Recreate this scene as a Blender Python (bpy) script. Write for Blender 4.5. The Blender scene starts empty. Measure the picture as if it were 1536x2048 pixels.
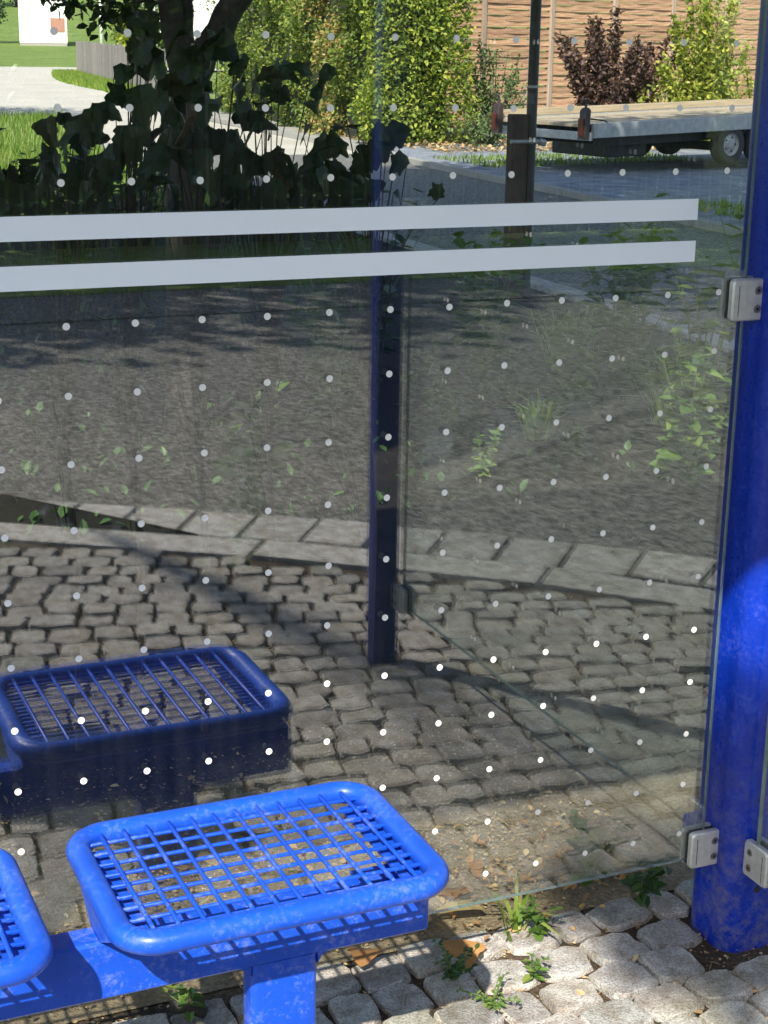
import bpy, bmesh, math, random
from mathutils import Vector, Matrix, Quaternion

# ------------------------------------------------------------------ camera, world, sun, exposure
scene = bpy.context.scene
COL = scene.collection
R = math.radians

CAM_POS = Vector((-0.4511, -2.0387, 1.4506))
CAM_YAW, CAM_PITCH, CAM_ROLL = -0.41509, -0.28028, 0.01605
F_PX = 3246.47
cam_data = bpy.data.cameras.new('camera')
cam_data.sensor_fit = 'VERTICAL'
cam_data.sensor_height = 36.0
cam_data.sensor_width = 27.0
cam_data.lens = F_PX / 2048.0 * 36.0
cam_data.clip_start = 0.02
cam_data.clip_end = 3000.0
camera = bpy.data.objects.new('camera', cam_data)
COL.objects.link(camera)
fwd = Vector((-math.sin(CAM_YAW) * math.cos(CAM_PITCH), math.cos(CAM_YAW) * math.cos(CAM_PITCH), math.sin(CAM_PITCH)))
rgt = Vector((math.cos(CAM_YAW), math.sin(CAM_YAW), 0))
upv = rgt.cross(fwd)
c_, s_ = math.cos(CAM_ROLL), math.sin(CAM_ROLL)
r2, u2 = rgt * c_ + upv * s_, upv * c_ - rgt * s_
M = Matrix((r2, u2, -fwd)).transposed().to_4x4()
M.translation = CAM_POS
camera.matrix_world = M
scene.camera = camera

SUN_DIR = Vector((-0.4236, -0.609, 0.669)).normalized()        # towards the sun
world = bpy.data.worlds.new('World')
scene.world = world
world.use_nodes = True
wn = world.node_tree.nodes
wl = world.node_tree.links
bg = wn['Background']
sky = wn.new('ShaderNodeTexSky')
sky.sky_type = 'NISHITA'
sky.sun_disc = False
sky.sun_elevation = math.asin(SUN_DIR.z)
sky.sun_rotation = math.atan2(SUN_DIR.x, SUN_DIR.y)
sky.air_density = 1.0
sky.dust_density = 1.2
sky.ozone_density = 1.0
wl.new(sky.outputs[0], bg.inputs[0])
bg.inputs[1].default_value = 0.14
sun_data = bpy.data.lights.new('sun', 'SUN')
sun_data.energy = 4.8
sun_data.angle = R(0.53)
sun_data.color = (1.0, 0.94, 0.84)
sun = bpy.data.objects.new('sun', sun_data)
COL.objects.link(sun)
sun.rotation_mode = 'QUATERNION'
sun.rotation_quaternion = SUN_DIR.to_track_quat('Z', 'Y')
sun.location = (-4, -8, 12)

vs = scene.view_settings
vs.view_transform = 'Standard'
vs.look = 'None'
vs.exposure = 1.12
vs.gamma = 1.0
vs.use_curve_mapping = False
scene.render.engine = 'CYCLES'
cy = scene.cycles
cy.use_denoising = True
cy.max_bounces = 8
cy.diffuse_bounces = 3
cy.glossy_bounces = 4
cy.transmission_bounces = 4
cy.transparent_max_bounces = 16
cy.caustics_reflective = False
cy.caustics_refractive = False
cy.sample_clamp_indirect = 6.0

# ------------------------------------------------------------------ helpers
rnd = random.Random(11)
U = rnd.uniform


class MB:
    """collects geometry for one mesh"""
    def __init__(self):
        self.v, self.f = [], []

    def add(self, verts, faces):
        o = len(self.v)
        self.v.extend([tuple(p) for p in verts])
        self.f.extend([tuple(i + o for i in f) for f in faces])
        return self

    def box(self, lo, hi):
        x0, y0, z0 = lo
        x1, y1, z1 = hi
        v = [(x0, y0, z0), (x1, y0, z0), (x1, y1, z0), (x0, y1, z0), (x0, y0, z1), (x1, y0, z1), (x1, y1, z1), (x0, y1, z1)]
        return self.add(v, [(0, 3, 2, 1), (4, 5, 6, 7), (0, 1, 5, 4), (1, 2, 6, 5), (2, 3, 7, 6), (3, 0, 4, 7)])

    def bbox(self, lo, hi, b=0.003):
        """box with chamfered edges along all axes (24 verts)"""
        bm = bmesh.new()
        bmesh.ops.create_cube(bm, size=1.0)
        for v in bm.verts:
            v.co = Vector([lo[i] + (v.co[i] + .5) * (hi[i] - lo[i]) for i in range(3)])
        bmesh.ops.bevel(bm, geom=bm.edges[:], offset=b, segments=1, affect='EDGES', profile=.5)
        bm.verts.index_update()
        self.add([v.co for v in bm.verts], [[v.index for v in f.verts] for f in bm.faces])
        bm.free()
        return self

    def tube(self, pts, rad, n=8, closed=False, caps=True):
        pts = [Vector(p) for p in pts]
        m = len(pts)
        if not isinstance(rad, (list, tuple)):
            rad = [rad] * m
        o = len(self.v)
        prev = None
        for i, p in enumerate(pts):
            if closed:
                t = (pts[(i + 1) % m] - pts[i - 1]).normalized()
            else:
                t = (pts[min(i + 1, m - 1)] - pts[max(i - 1, 0)]).normalized()
            if prev is None:
                a = t.orthogonal().normalized()
                if abs(t.z) < .9:
                    a = Vector((0, 0, 1)) - t * t.z
                    a.normalize()
            else:
                a = prev - t * prev.dot(t)
                if a.length < 1e-6:
                    a = t.orthogonal()
                a.normalize()
            prev = a
            b = t.cross(a)
            for k in range(n):
                an = 2 * math.pi * k / n
                self.v.append(tuple(p + (a * math.cos(an) + b * math.sin(an)) * rad[i]))
        segs = m if closed else m - 1
        for i in range(segs):
            j = (i + 1) % m
            for k in range(n):
                k2 = (k + 1) % n
                self.f.append((o + i * n + k, o + i * n + k2, o + j * n + k2, o + j * n + k))
        if caps and not closed:
            self.f.append(tuple(o + k for k in reversed(range(n))))
            self.f.append(tuple(o + (m - 1) * n + k for k in range(n)))
        return self

    def prism(self, outline, z0, z1, bev=0.0):
        """vertical prism from a ccw 2d outline"""
        n = len(outline)
        rings = [(0, z0)]
        if bev:
            rings += [(0, z1 - bev), (bev, z1)]
        else:
            rings += [(0, z1)]
        cx = sum(p[0] for p in outline) / n
        cy_ = sum(p[1] for p in outline) / n
        o = len(self.v)
        for ins, z in rings:
            for x, y in outline:
                d = math.hypot(x - cx, y - cy_) or 1
                k = 1 - ins / d
                self.v.append((cx + (x - cx) * k, cy_ + (y - cy_) * k, z))
        for r in range(len(rings) - 1):
            for i in range(n):
                j = (i + 1) % n
                self.f.append((o + r * n + i, o + r * n + j, o + (r + 1) * n + j, o + (r + 1) * n + i))
        self.f.append(tuple(o + (len(rings) - 1) * n + i for i in range(n)))
        self.f.append(tuple(o + i for i in reversed(range(n))))
        return self

    def mesh(self, name, mat=None, smooth=False, angle=None):
        me = bpy.data.meshes.new(name)
        me.from_pydata(self.v, [], self.f)
        me.update()
        if mat is not None:
            me.materials.append(mat)
        if smooth:
            me.polygons.foreach_set('use_smooth', [True] * len(me.polygons))
            if angle:
                me.set_sharp_from_angle(angle=R(angle))
        return me

    def build(self, name, mat, parent=None, smooth=False, angle=None):
        return link(name, self.mesh(name, mat, smooth, angle), parent)


def link(name, data, parent=None, loc=None, rot=None, scale=None):
    o = bpy.data.objects.new(name, data)
    COL.objects.link(o)
    if parent is not None:
        o.parent = parent
    if loc is not None:
        o.location = loc
    if rot is not None:
        o.rotation_euler = rot
    if scale is not None:
        o.scale = scale
    return o


def empty(name, loc=(0, 0, 0), parent=None, rz=0.0):
    o = link(name, None, parent, loc, (0, 0, rz))
    o.empty_display_size = .1
    return o


def tag(o, label=None, cat=None, group=None, kind=None):
    if label:
        o['label'] = label
    if cat:
        o['category'] = cat
    if group:
        o['group'] = group
    if kind:
        o['kind'] = kind
    return o


def rrect(x0, y0, x1, y1, r, seg=5):
    out = []
    for cx, cyy, a0 in ((x1 - r, y0 + r, -90), (x1 - r, y1 - r, 0), (x0 + r, y1 - r, 90), (x0 + r, y0 + r, 180)):
        for k in range(seg + 1):
            a = R(a0 + 90 * k / seg)
            out.append((cx + r * math.cos(a), cyy + r * math.sin(a)))
    return out


def project(p):
    d = Vector(p) - CAM_POS
    z = d.dot(fwd)
    if z < .05:
        return None
    return (768 + F_PX * d.dot(r2) / z, 1024 - F_PX * d.dot(u2) / z, z)


def lerp_tab(tab, x):
    if x <= tab[0][0]:
        return tab[0][1]
    for (a, b), (c, d) in zip(tab, tab[1:]):
        if x <= c:
            return b + (d - b) * (x - a) / (c - a)
    return tab[-1][1]


# ------------------------------------------------------------------ materials
def new_mat(name):
    m = bpy.data.materials.new(name)
    m.use_nodes = True
    nt = m.node_tree
    return m, nt, nt.nodes['Principled BSDF']


def N(nt, typ, **kw):
    n = nt.nodes.new(typ)
    for k, v in kw.items():
        setattr(n, k, v)
    return n


def noise(nt, scale, detail=4, rough=.55, coord='Object', dist=0.0):
    tc = N(nt, 'ShaderNodeTexCoord')
    n = N(nt, 'ShaderNodeTexNoise')
    n.inputs['Scale'].default_value = scale
    n.inputs['Detail'].default_value = detail
    n.inputs['Roughness'].default_value = rough
    n.inputs['Distortion'].default_value = dist
    if coord == 'Position':
        g = N(nt, 'ShaderNodeNewGeometry')
        nt.links.new(g.outputs['Position'], n.inputs['Vector'])
    else:
        nt.links.new(tc.outputs[coord], n.inputs['Vector'])
    return n


def ramp(nt, fac, stops):
    r = N(nt, 'ShaderNodeValToRGB')
    el = r.color_ramp.elements
    while len(el) < len(stops):
        el.new(.5)
    for e, (p, c) in zip(el, stops):
        e.position = p
        e.color = (*c, 1)
    nt.links.new(fac, r.inputs[0])
    return r


def mix(nt, fac, a, b, mode='MIX'):
    m = N(nt, 'ShaderNodeMix', data_type='RGBA', blend_type=mode)
    if hasattr(fac, 'is_output'):
        nt.links.new(fac, m.inputs[0])
    else:
        m.inputs[0].default_value = fac
    for sock, val in ((m.inputs[6], a), (m.inputs[7], b)):
        if hasattr(val, 'is_output'):
            nt.links.new(val, sock)
        else:
            sock.default_value = (*val, 1)
    return m.outputs[2]


def bump(nt, bs, height, strength=.3, dist=.01):
    b = N(nt, 'ShaderNodeBump')
    b.inputs['Strength'].default_value = strength
    b.inputs['Distance'].default_value = dist
    nt.links.new(height, b.inputs['Height'])
    nt.links.new(b.outputs[0], bs.inputs['Normal'])
    return b


def simple(name, col, rough=.6, metal=0.0, var=.12, scale=30, bmp=0.0, coord='Object', spec=None):
    m, nt, bs = new_mat(name)
    n = noise(nt, scale, 5, coord=coord)
    lo = tuple(max(0, c * (1 - var)) for c in col)
    hi = tuple(min(1, c * (1 + var)) for c in col)
    r = ramp(nt, n.outputs[0], [(.3, lo), (.7, hi)])
    nt.links.new(r.outputs[0], bs.inputs['Base Color'])
    bs.inputs['Roughness'].default_value = rough
    bs.inputs['Metallic'].default_value = metal
    if spec is not None:
        bs.inputs['Specular IOR Level'].default_value = spec
    if bmp:
        bump(nt, bs, n.outputs[0], bmp, .005)
    return m


def leaf_mat(name, stops, transl=.35, rough=.45, obj_rand=False):
    m, nt, bs = new_mat(name)
    if obj_rand:
        oi = N(nt, 'ShaderNodeObjectInfo')
        fac = oi.outputs['Random']
    else:
        g = N(nt, 'ShaderNodeNewGeometry')
        fac = g.outputs['Random Per Island']
    r = ramp(nt, fac, stops)
    n = noise(nt, 18, 3)
    col = mix(nt, .25, r.outputs[0], n.outputs[0], 'OVERLAY')
    nt.links.new(col, bs.inputs['Base Color'])
    bs.inputs['Roughness'].default_value = rough
    bs.inputs['Specular IOR Level'].default_value = .35
    tr = N(nt, 'ShaderNodeBsdfTranslucent')
    bright = mix(nt, 1.0, col, (1.25, 1.3, .7), 'MULTIPLY')
    nt.links.new(bright, tr.inputs['Color'])
    ms = N(nt, 'ShaderNodeMixShader')
    ms.inputs[0].default_value = transl
    nt.links.new(bs.outputs[0], ms.inputs[1])
    nt.links.new(tr.outputs[0], ms.inputs[2])
    nt.links.new(ms.outputs[0], nt.nodes['Material Output'].inputs['Surface'])
    return m


# blue powder-coated steel with chalky wear
def blue_paint(name, col, wear, rough=.32, splash=0.0):
    m, nt, bs = new_mat(name)
    n1 = noise(nt, 16, 7, .68, 'Position')
    n2 = noise(nt, 130, 4, .65, 'Position')
    base = ramp(nt, n1.outputs[0], [(.3, tuple(c * .82 for c in col)), (.75, tuple(min(1, c * 1.15) for c in col))])
    mul = N(nt, 'ShaderNodeMath', operation='MULTIPLY')
    nt.links.new(n1.outputs[0], mul.inputs[0])
    nt.links.new(n2.outputs[0], mul.inputs[1])
    msk = ramp(nt, mul.outputs[0], [(.26, (0, 0, 0)), (.46, (1, 1, 1))])
    sc = N(nt, 'ShaderNodeMath', operation='MULTIPLY')
    nt.links.new(msk.outputs[0], sc.inputs[0])
    sc.inputs[1].default_value = wear
    colr = mix(nt, sc.outputs[0], base.outputs[0], (.42, .45, .62))
    if splash:                                   # dried mud splashes near the ground
        g = N(nt, 'ShaderNodeNewGeometry')
        sp_ = N(nt, 'ShaderNodeSeparateXYZ')
        nt.links.new(g.outputs['Position'], sp_.inputs[0])
        hz = N(nt, 'ShaderNodeMapRange')
        hz.inputs['From Min'].default_value = .0
        hz.inputs['From Max'].default_value = .45
        hz.inputs['To Min'].default_value = .75
        hz.inputs['To Max'].default_value = .0
        nt.links.new(sp_.outputs['Z'], hz.inputs['Value'])
        n4 = noise(nt, 42, 7, .75, 'Position')
        k4 = ramp(nt, n4.outputs[0], [(.44, (0, 0, 0)), (.66, (1, 1, 1))])
        m4 = N(nt, 'ShaderNodeMath', operation='MULTIPLY')
        nt.links.new(k4.outputs[0], m4.inputs[0])
        nt.links.new(hz.outputs[0], m4.inputs[1])
        m5 = N(nt, 'ShaderNodeMath', operation='MULTIPLY')
        nt.links.new(m4.outputs[0], m5.inputs[0])
        m5.inputs[1].default_value = splash
        colr = mix(nt, m5.outputs[0], colr, (.20, .18, .15))
    nt.links.new(colr, bs.inputs['Base Color'])
    rr = ramp(nt, n2.outputs[0], [(.3, (rough * .8,) * 3), (.7, (rough * 1.4,) * 3)])
    nt.links.new(rr.outputs[0], bs.inputs['Roughness'])
    bs.inputs['Specular IOR Level'].default_value = .35
    bump(nt, bs, n2.outputs[0], .06, .002)
    return m


M_BLUE = blue_paint('blue_paint', (.008, .066, .46), .32)
M_BLUE_WORN = blue_paint('blue_paint_worn', (.008, .068, .46), .16, .36)
M_BLUE_SHADED = blue_paint('blue_paint_shaded', (.002, .014, .13), .0, .3)  # shelter blue darkened to carry the shade on the slim front posts
M_BLUE_WIRE = blue_paint('blue_paint_wire', (.006, .062, .50), .3, .4)
M_BLUE_POST = blue_paint('blue_paint_post', (.002, .026, .32), .08, .3, .8)


def glass_mat(name, f0, tint):
    """thin architectural glass: straight-through transmission, Schlick reflection on each face, faint dust"""
    m, nt, bs = new_mat(name)
    nt.nodes.remove(bs)
    lw = N(nt, 'ShaderNodeLayerWeight')
    lw.inputs[0].default_value = .5
    p5 = N(nt, 'ShaderNodeMath', operation='POWER')
    nt.links.new(lw.outputs['Facing'], p5.inputs[0])
    p5.inputs[1].default_value = 5
    ma = N(nt, 'ShaderNodeMath', operation='MULTIPLY_ADD')
    nt.links.new(p5.outputs[0], ma.inputs[0])
    ma.inputs[1].default_value = 1 - f0
    ma.inputs[2].default_value = f0
    tr = N(nt, 'ShaderNodeBsdfTransparent')
    tr.inputs[0].default_value = (*tint, 1)
    gl = N(nt, 'ShaderNodeBsdfGlossy')
    gl.inputs['Roughness'].default_value = 0.0
    gl.inputs['Color'].default_value = (1, 1, 1, 1)
    m1 = N(nt, 'ShaderNodeMixShader')
    nt.links.new(ma.outputs[0], m1.inputs[0])
    nt.links.new(tr.outputs[0], m1.inputs[1])
    nt.links.new(gl.outputs[0], m1.inputs[2])
    df = N(nt, 'ShaderNodeBsdfDiffuse')
    df.inputs[0].default_value = (.6, .6, .55, 1)
    n = noise(nt, 6, 8, .7, 'Position')
    gp = N(nt, 'ShaderNodeNewGeometry')
    mp = N(nt, 'ShaderNodeMapping')
    mp.inputs['Scale'].default_value = (60, 60, 1.6)          # rain streaks
    nt.links.new(gp.outputs['Position'], mp.inputs[0])
    st = N(nt, 'ShaderNodeTexNoise')
    st.inputs['Scale'].default_value = 1.0
    st.inputs['Detail'].default_value = 5
    nt.links.new(mp.outputs[0], st.inputs['Vector'])
    mu = N(nt, 'ShaderNodeMath', operation='MULTIPLY')
    nt.links.new(n.outputs[0], mu.inputs[0])
    nt.links.new(st.outputs[0], mu.inputs[1])
    rr = ramp(nt, mu.outputs[0], [(.20, (.0002,) * 3), (.46, (.008,) * 3)])
    m2 = N(nt, 'ShaderNodeMixShader')
    nt.links.new(rr.outputs[0], m2.inputs[0])
    nt.links.new(m1.outputs[0], m2.inputs[1])
    nt.links.new(df.outputs[0], m2.inputs[2])
    nt.links.new(m2.outputs[0], nt.nodes['Material Output'].inputs['Surface'])
    return m


M_GLASS = glass_mat('shelter_glass', .15, (.885, .91, .90))
M_GLASS_SIDE = glass_mat('shelter_side_glass', .05, (.93, .965, .95))
M_GEDGE = simple('glass_edge', (.13, .19, .18), .25, var=.2)
M_DOT = simple('printed_dot', (.82, .81, .76), .6, var=.03)
M_STRIPE = simple('frosted_stripe', (.86, .90, .95), .7, var=.02, scale=3)
M_CLAMP = simple('clamp_cast_zinc', (.52, .52, .50), .38, .35, var=.12, scale=60, bmp=.1)
M_SCREW = simple('screw_steel', (.25, .24, .22), .35, .8, var=.3, scale=400)
M_RUBBER = simple('black_rubber', (.02, .02, .02), .7)
M_INK = simple('dark_print', (.03, .03, .035), .7)
M_ROOF = simple('roof_sheet', (.08, .10, .16), .5)

# granite setts
def granite(name, cols, speck=.5, use_island=False):
    m, nt, bs = new_mat(name)
    n1 = noise(nt, 260, 3, .7, 'Position')
    n2 = noise(nt, 26, 5, .6, 'Position')
    n3 = noise(nt, 3.0, 3, .5, 'Position')
    g = N(nt, 'ShaderNodeNewGeometry')
    oi = N(nt, 'ShaderNodeObjectInfo')
    ad = N(nt, 'ShaderNodeMath', operation='ADD')
    nt.links.new(g.outputs['Random Per Island'], ad.inputs[0])
    nt.links.new(oi.outputs['Random'], ad.inputs[1])
    fr = N(nt, 'ShaderNodeMath', operation='FRACT')
    nt.links.new(ad.outputs[0], fr.inputs[0])
    base = ramp(nt, fr.outputs[0], cols)
    spk = ramp(nt, n1.outputs[0], [(.36, (.42, .41, .41)), (.5, (1, 1, 1)), (.66, (1.45, 1.45, 1.45))])
    col = mix(nt, speck, base.outputs[0], spk.outputs[0], 'MULTIPLY')
    st = ramp(nt, n2.outputs[0], [(.38, (.50, .43, .35)), (.60, (1.05, 1.05, 1.04))])
    col = mix(nt, .7, col, st.outputs[0], 'MULTIPLY')
    ms = ramp(nt, n3.outputs[0], [(.55, (1, 1, 1)), (.75, (.8, .82, .66))])
    col = mix(nt, .8, col, ms.outputs[0], 'MULTIPLY')
    nt.links.new(col, bs.inputs['Base Color'])
    bs.inputs['Roughness'].default_value = .82
    ad2 = N(nt, 'ShaderNodeMath', operation='ADD')
    nt.links.new(n1.outputs[0], ad2.inputs[0])
    nt.links.new(n2.outputs[0], ad2.inputs[1])
    bump(nt, bs, ad2.outputs[0], .8, .006)
    return m


M_SETT = granite('granite_sett', [(0, (.27, .265, .26)), (.2, (.42, .385, .34)), (.4, (.46, .445, .42)), (.6, (.36, .34, .325)), (.8, (.50, .475, .43)), (1, (.32, .32, .295))], .75)
M_KERB = granite('granite_kerb', [(0, (.46, .45, .43)), (1, (.58, .56, .53))], .6)

# ground materials
def ground_mat(name, stops, s1, s2, bmp=.5, bd=.01, rough=.95):
    m, nt, bs = new_mat(name)
    a = noise(nt, s1, 8, .65, 'Position')
    b = noise(nt, s2, 4, .7, 'Position')
    mm = mix(nt, .5, a.outputs[0], b.outputs[0])
    r = ramp(nt, mm, stops)
    nt.links.new(r.outputs[0], bs.inputs['Base Color'])
    bs.inputs['Roughness'].default_value = rough
    bs.inputs['Specular IOR Level'].default_value = .25
    bump(nt, bs, b.outputs[0], bmp, bd)
    return m


M_ASPH = ground_mat('asphalt', [(.42, (.06, .058, .052)), (.5, (.205, .198, .18)), (.58, (.42, .405, .37))], 38, 110, 1.0, .012)
M_ASPH2 = ground_mat('pale_asphalt', [(.36, (.44, .40, .34)), (.64, (.60, .555, .48))], .6, 40, .3, .006)
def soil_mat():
    """soil with sun and shade painted in: pale by the shelter, near black beyond"""
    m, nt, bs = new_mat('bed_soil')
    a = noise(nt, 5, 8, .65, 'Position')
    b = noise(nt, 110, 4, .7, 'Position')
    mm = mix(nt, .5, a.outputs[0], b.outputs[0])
    dark = ramp(nt, mm, [(.34, (.007, .006, .005)), (.5, (.017, .014, .010)), (.66, (.040, .032, .023))])  # dark tone standing in for shade on the bed
    sunlit_tone = ramp(nt, mm, [(.36, (.13, .095, .06)), (.5, (.26, .20, .125)), (.64, (.40, .32, .21))])  # pale tone standing in for sunlight on the strip by the glass
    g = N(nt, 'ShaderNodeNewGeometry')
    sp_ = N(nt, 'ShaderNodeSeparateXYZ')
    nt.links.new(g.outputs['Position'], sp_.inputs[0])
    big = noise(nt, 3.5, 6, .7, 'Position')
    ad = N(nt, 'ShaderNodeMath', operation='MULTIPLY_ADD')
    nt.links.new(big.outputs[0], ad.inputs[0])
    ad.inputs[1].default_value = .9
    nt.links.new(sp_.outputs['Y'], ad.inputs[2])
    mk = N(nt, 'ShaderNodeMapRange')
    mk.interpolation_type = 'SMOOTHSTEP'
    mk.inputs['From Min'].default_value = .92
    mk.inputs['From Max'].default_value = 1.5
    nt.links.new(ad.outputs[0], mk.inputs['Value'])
    col = mix(nt, mk.outputs[0], sunlit_tone.outputs[0], dark.outputs[0])
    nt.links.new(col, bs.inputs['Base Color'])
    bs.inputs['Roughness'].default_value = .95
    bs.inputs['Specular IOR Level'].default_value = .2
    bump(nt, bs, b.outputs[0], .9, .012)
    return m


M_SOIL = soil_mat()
M_JOINT = ground_mat('joint_dirt', [(.36, (.025, .019, .014)), (.5, (.075, .054, .036)), (.64, (.19, .135, .085))], 9, 160, 1.0, .01)
M_GRAVEL = ground_mat('gravel', [(.36, (.10, .11, .13)), (.5, (.27, .29, .33)), (.64, (.46, .48, .52))], 3.0, 30, 1.0, .02)
M_PAVE = ground_mat('old_concrete', [(.36, (.30, .285, .26)), (.64, (.42, .40, .37))], 1.5, 60, .3, .005)
M_LAWN = ground_mat('lawn_ground', [(.36, (.10, .15, .03)), (.5, (.16, .23, .05)), (.64, (.26, .30, .08))], .5, 14, .8, .03)
M_BARK = simple('bark', (.024, .019, .015), .9, var=.45, scale=14, bmp=.8)
M_STEM = simple('plant_stem', (.032, .024, .015), .7, var=.3)
M_GSTEM = simple('green_stem', (.10, .16, .04), .6, var=.3)

# ------------------------------------------------------------------ the setting: terrain, roads, bed, pavement
H_TAB = [(-400, 0), (34, 0), (66, .22), (140, .95), (170, 1.6), (320, 12), (700, 60)]


def hgt(y):
    return lerp_tab(H_TAB, y)


KERB = [(-7, -7.3), (-5, -6.0), (-3, -4.8), (-1, -3.62), (.38, -2.72), (1.12, -2.22), (1.72, -1.73), (2.04, -1.41), (2.6, -.68), (3.2, .2), (3.8, 1.5),
        (4.2, 3), (4.45, 5), (4.6, 8), (4.75, 12), (4.96, 18.6), (5.4, 21.5), (7.1, 31)]


def resample(pts, step):
    """walk a Catmull-Rom curve through pts; returns [(pos, tangent)] every step metres"""
    P = [Vector((x, y, 0)) for x, y in pts]
    dense = []
    for i in range(len(P) - 1):
        p0, p1, p2, p3 = P[max(i - 1, 0)], P[i], P[i + 1], P[min(i + 2, len(P) - 1)]
        for k in range(24):
            t = k / 24
            dense.append(.5 * ((2 * p1) + (p2 - p0) * t + (2 * p0 - 5 * p1 + 4 * p2 - p3) * t * t + (3 * p1 - p0 - 3 * p2 + p3) * t ** 3))
    dense.append(P[-1])
    out, acc = [dense[0]], 0.0
    for a, b in zip(dense, dense[1:]):
        seg = (b - a).length
        while acc + seg >= step:
            t = (step - acc) / seg
            a = a + (b - a) * t
            out.append(a)
            seg = (b - a).length
            acc = 0.0
        acc += seg
    return out


kerb_fine = resample(KERB, .25)


def sheet(name, outline, z, mat):
    mb = MB()
    mb.add([(x, y, z) for x, y in outline], [tuple(range(len(outline)))])
    return mb.build(name, mat)


# terrain to the horizon
mb = MB()
ys = [-900, -300, -100, -50, -20, 0, 15, 34, 50, 66, 90, 115, 140, 170, 240, 320, 700]
xs = [-900, -300, -100, -40, 0, 40, 100, 300, 900]
for y in ys:
    for x in xs:
        mb.v.append((x, y, hgt(y) - .13))
nx = len(xs)
for j in range(len(ys) - 1):
    for i in range(nx - 1):
        mb.f.append((j * nx + i, j * nx + i + 1, (j + 1) * nx + i + 1, (j + 1) * nx + i))
tag(mb.build('terrain', M_LAWN), kind='structure')

# road round the island: near asphalt sheet
tag(sheet('road', [(-60, -6.75), (8.02, -6.75), (8.02, 9), (8.05, 12), (8.3, 15.3), (8.6, 18.4), (8.6, 19.5), (-60, 19.5)], -.036, M_ASPH), kind='structure')
# far road: bends away to the left, follows the terrain
L_TAB = [(19.5, 4.9), (21.5, 5.3), (31, 7.0), (31.01, -40), (73, -40)]
R_TAB = [(19.5, 8.7), (30, 9.4), (38, 10.2), (55, 13.0), (69, 16.2), (73, 40)]
mb = MB()
rows = [19.5, 21.5, 25, 28, 31, 31.01, 34, 38, 46, 55, 62, 66, 69, 73]
for y in rows:
    mb.v += [(lerp_tab(L_TAB, y), y, hgt(y) - .032), (lerp_tab(R_TAB, y), y, hgt(y) - .032)]
for i in range(len(rows) - 1):
    mb.f.append((2 * i, 2 * i + 1, 2 * i + 3, 2 * i + 2))
tag(mb.build('far_road', M_ASPH2), kind='structure')
# pale footpath in front of the board fence
mb = MB()
fp = [(28, 9.5, 11.0), (34, 9.75, 10.9), (38, 10.3, 11.3), (46, 11.6, 12.5), (55, 13.1, 14.0), (66, 15.6, 16.3)]
for y, a, b in fp:
    mb.v += [(a, y, hgt(y) - .01), (b, y, hgt(y) - .01)]
for i in range(len(fp) - 1):
    mb.f.append((2 * i, 2 * i + 1, 2 * i + 3, 2 * i + 2))
tag(mb.build('footpath', M_ASPH), kind='structure')

# planting bed (soil) and lawn behind it, both inside the kerb
kin = [p for p in kerb_fine]
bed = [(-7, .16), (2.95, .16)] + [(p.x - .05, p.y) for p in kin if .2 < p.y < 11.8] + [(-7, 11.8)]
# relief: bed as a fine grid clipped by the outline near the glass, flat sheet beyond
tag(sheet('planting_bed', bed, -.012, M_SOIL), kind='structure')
lawn = [(-40, 11.8)] + [(p.x - .05, p.y) for p in kin if 11.8 < p.y < 30.9] + [(7.0, 31.0), (-40, 31.0)]
tag(sheet('lawn', lawn, -.01, M_LAWN), kind='structure')

# cobbled pavement of the stop
pav = [(-7.2, .16)] + [(p.x, p.y) for p in kin if p.y <= .16 and p.x > -7.2] + [(2.95, .16)]
cob_root = tag(sheet('cobble_pavement', pav, -.014, M_JOINT), kind='structure')

kern = [(p.x, p.y) for p in resample(KERB, .1)]


def kerb_x(y):
    best = min(kern, key=lambda q: abs(q[1] - y))
    return best[0]


def kerb_y(x):
    best = min((q for q in kern if q[1] < 1), key=lambda q: abs(q[0] - x))
    return best[1]


def sett_mesh(i):
    """irregular rounded granite sett, unit size, top at z=0"""
    rg = random.Random(100 + i)
    n = 14
    mb = MB()
    off = [rg.uniform(-.06, .035) for _ in range(n)]
    skew = rg.uniform(-.10, .10)
    tilt = (rg.uniform(-.03, .03), rg.uniform(-.03, .03))
    rings = [(1.0, -.55), (1.0, -.085), (.975, -.030), (.93, .0)]
    for q, (k, z) in enumerate(rings):
        for a in range(n):
            t = 2 * math.pi * (a + .5) / n
            c, s = math.cos(t), math.sin(t)
            p = 7.0
            rr_ = (abs(c) ** p + abs(s) ** p) ** (-1 / p) * .5 * (1 + off[a])
            x, y = rr_ * c * k, rr_ * s * k
            x += y * skew
            mb.v.append((x, y, z + x * tilt[0] + y * tilt[1] + (rg.uniform(-.018, .018) if q > 1 else 0)))
    mb.v.append((0, 0, rg.uniform(-.015, .015)))
    for q in range(3):
        for a in range(n):
            b = (a + 1) % n
            mb.f.append((q * n + a, q * n + b, (q + 1) * n + b, (q + 1) * n + a))
    for a in range(n):
        mb.f.append((3 * n + a, 3 * n + (a + 1) % n, 4 * n))
    return mb


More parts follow.
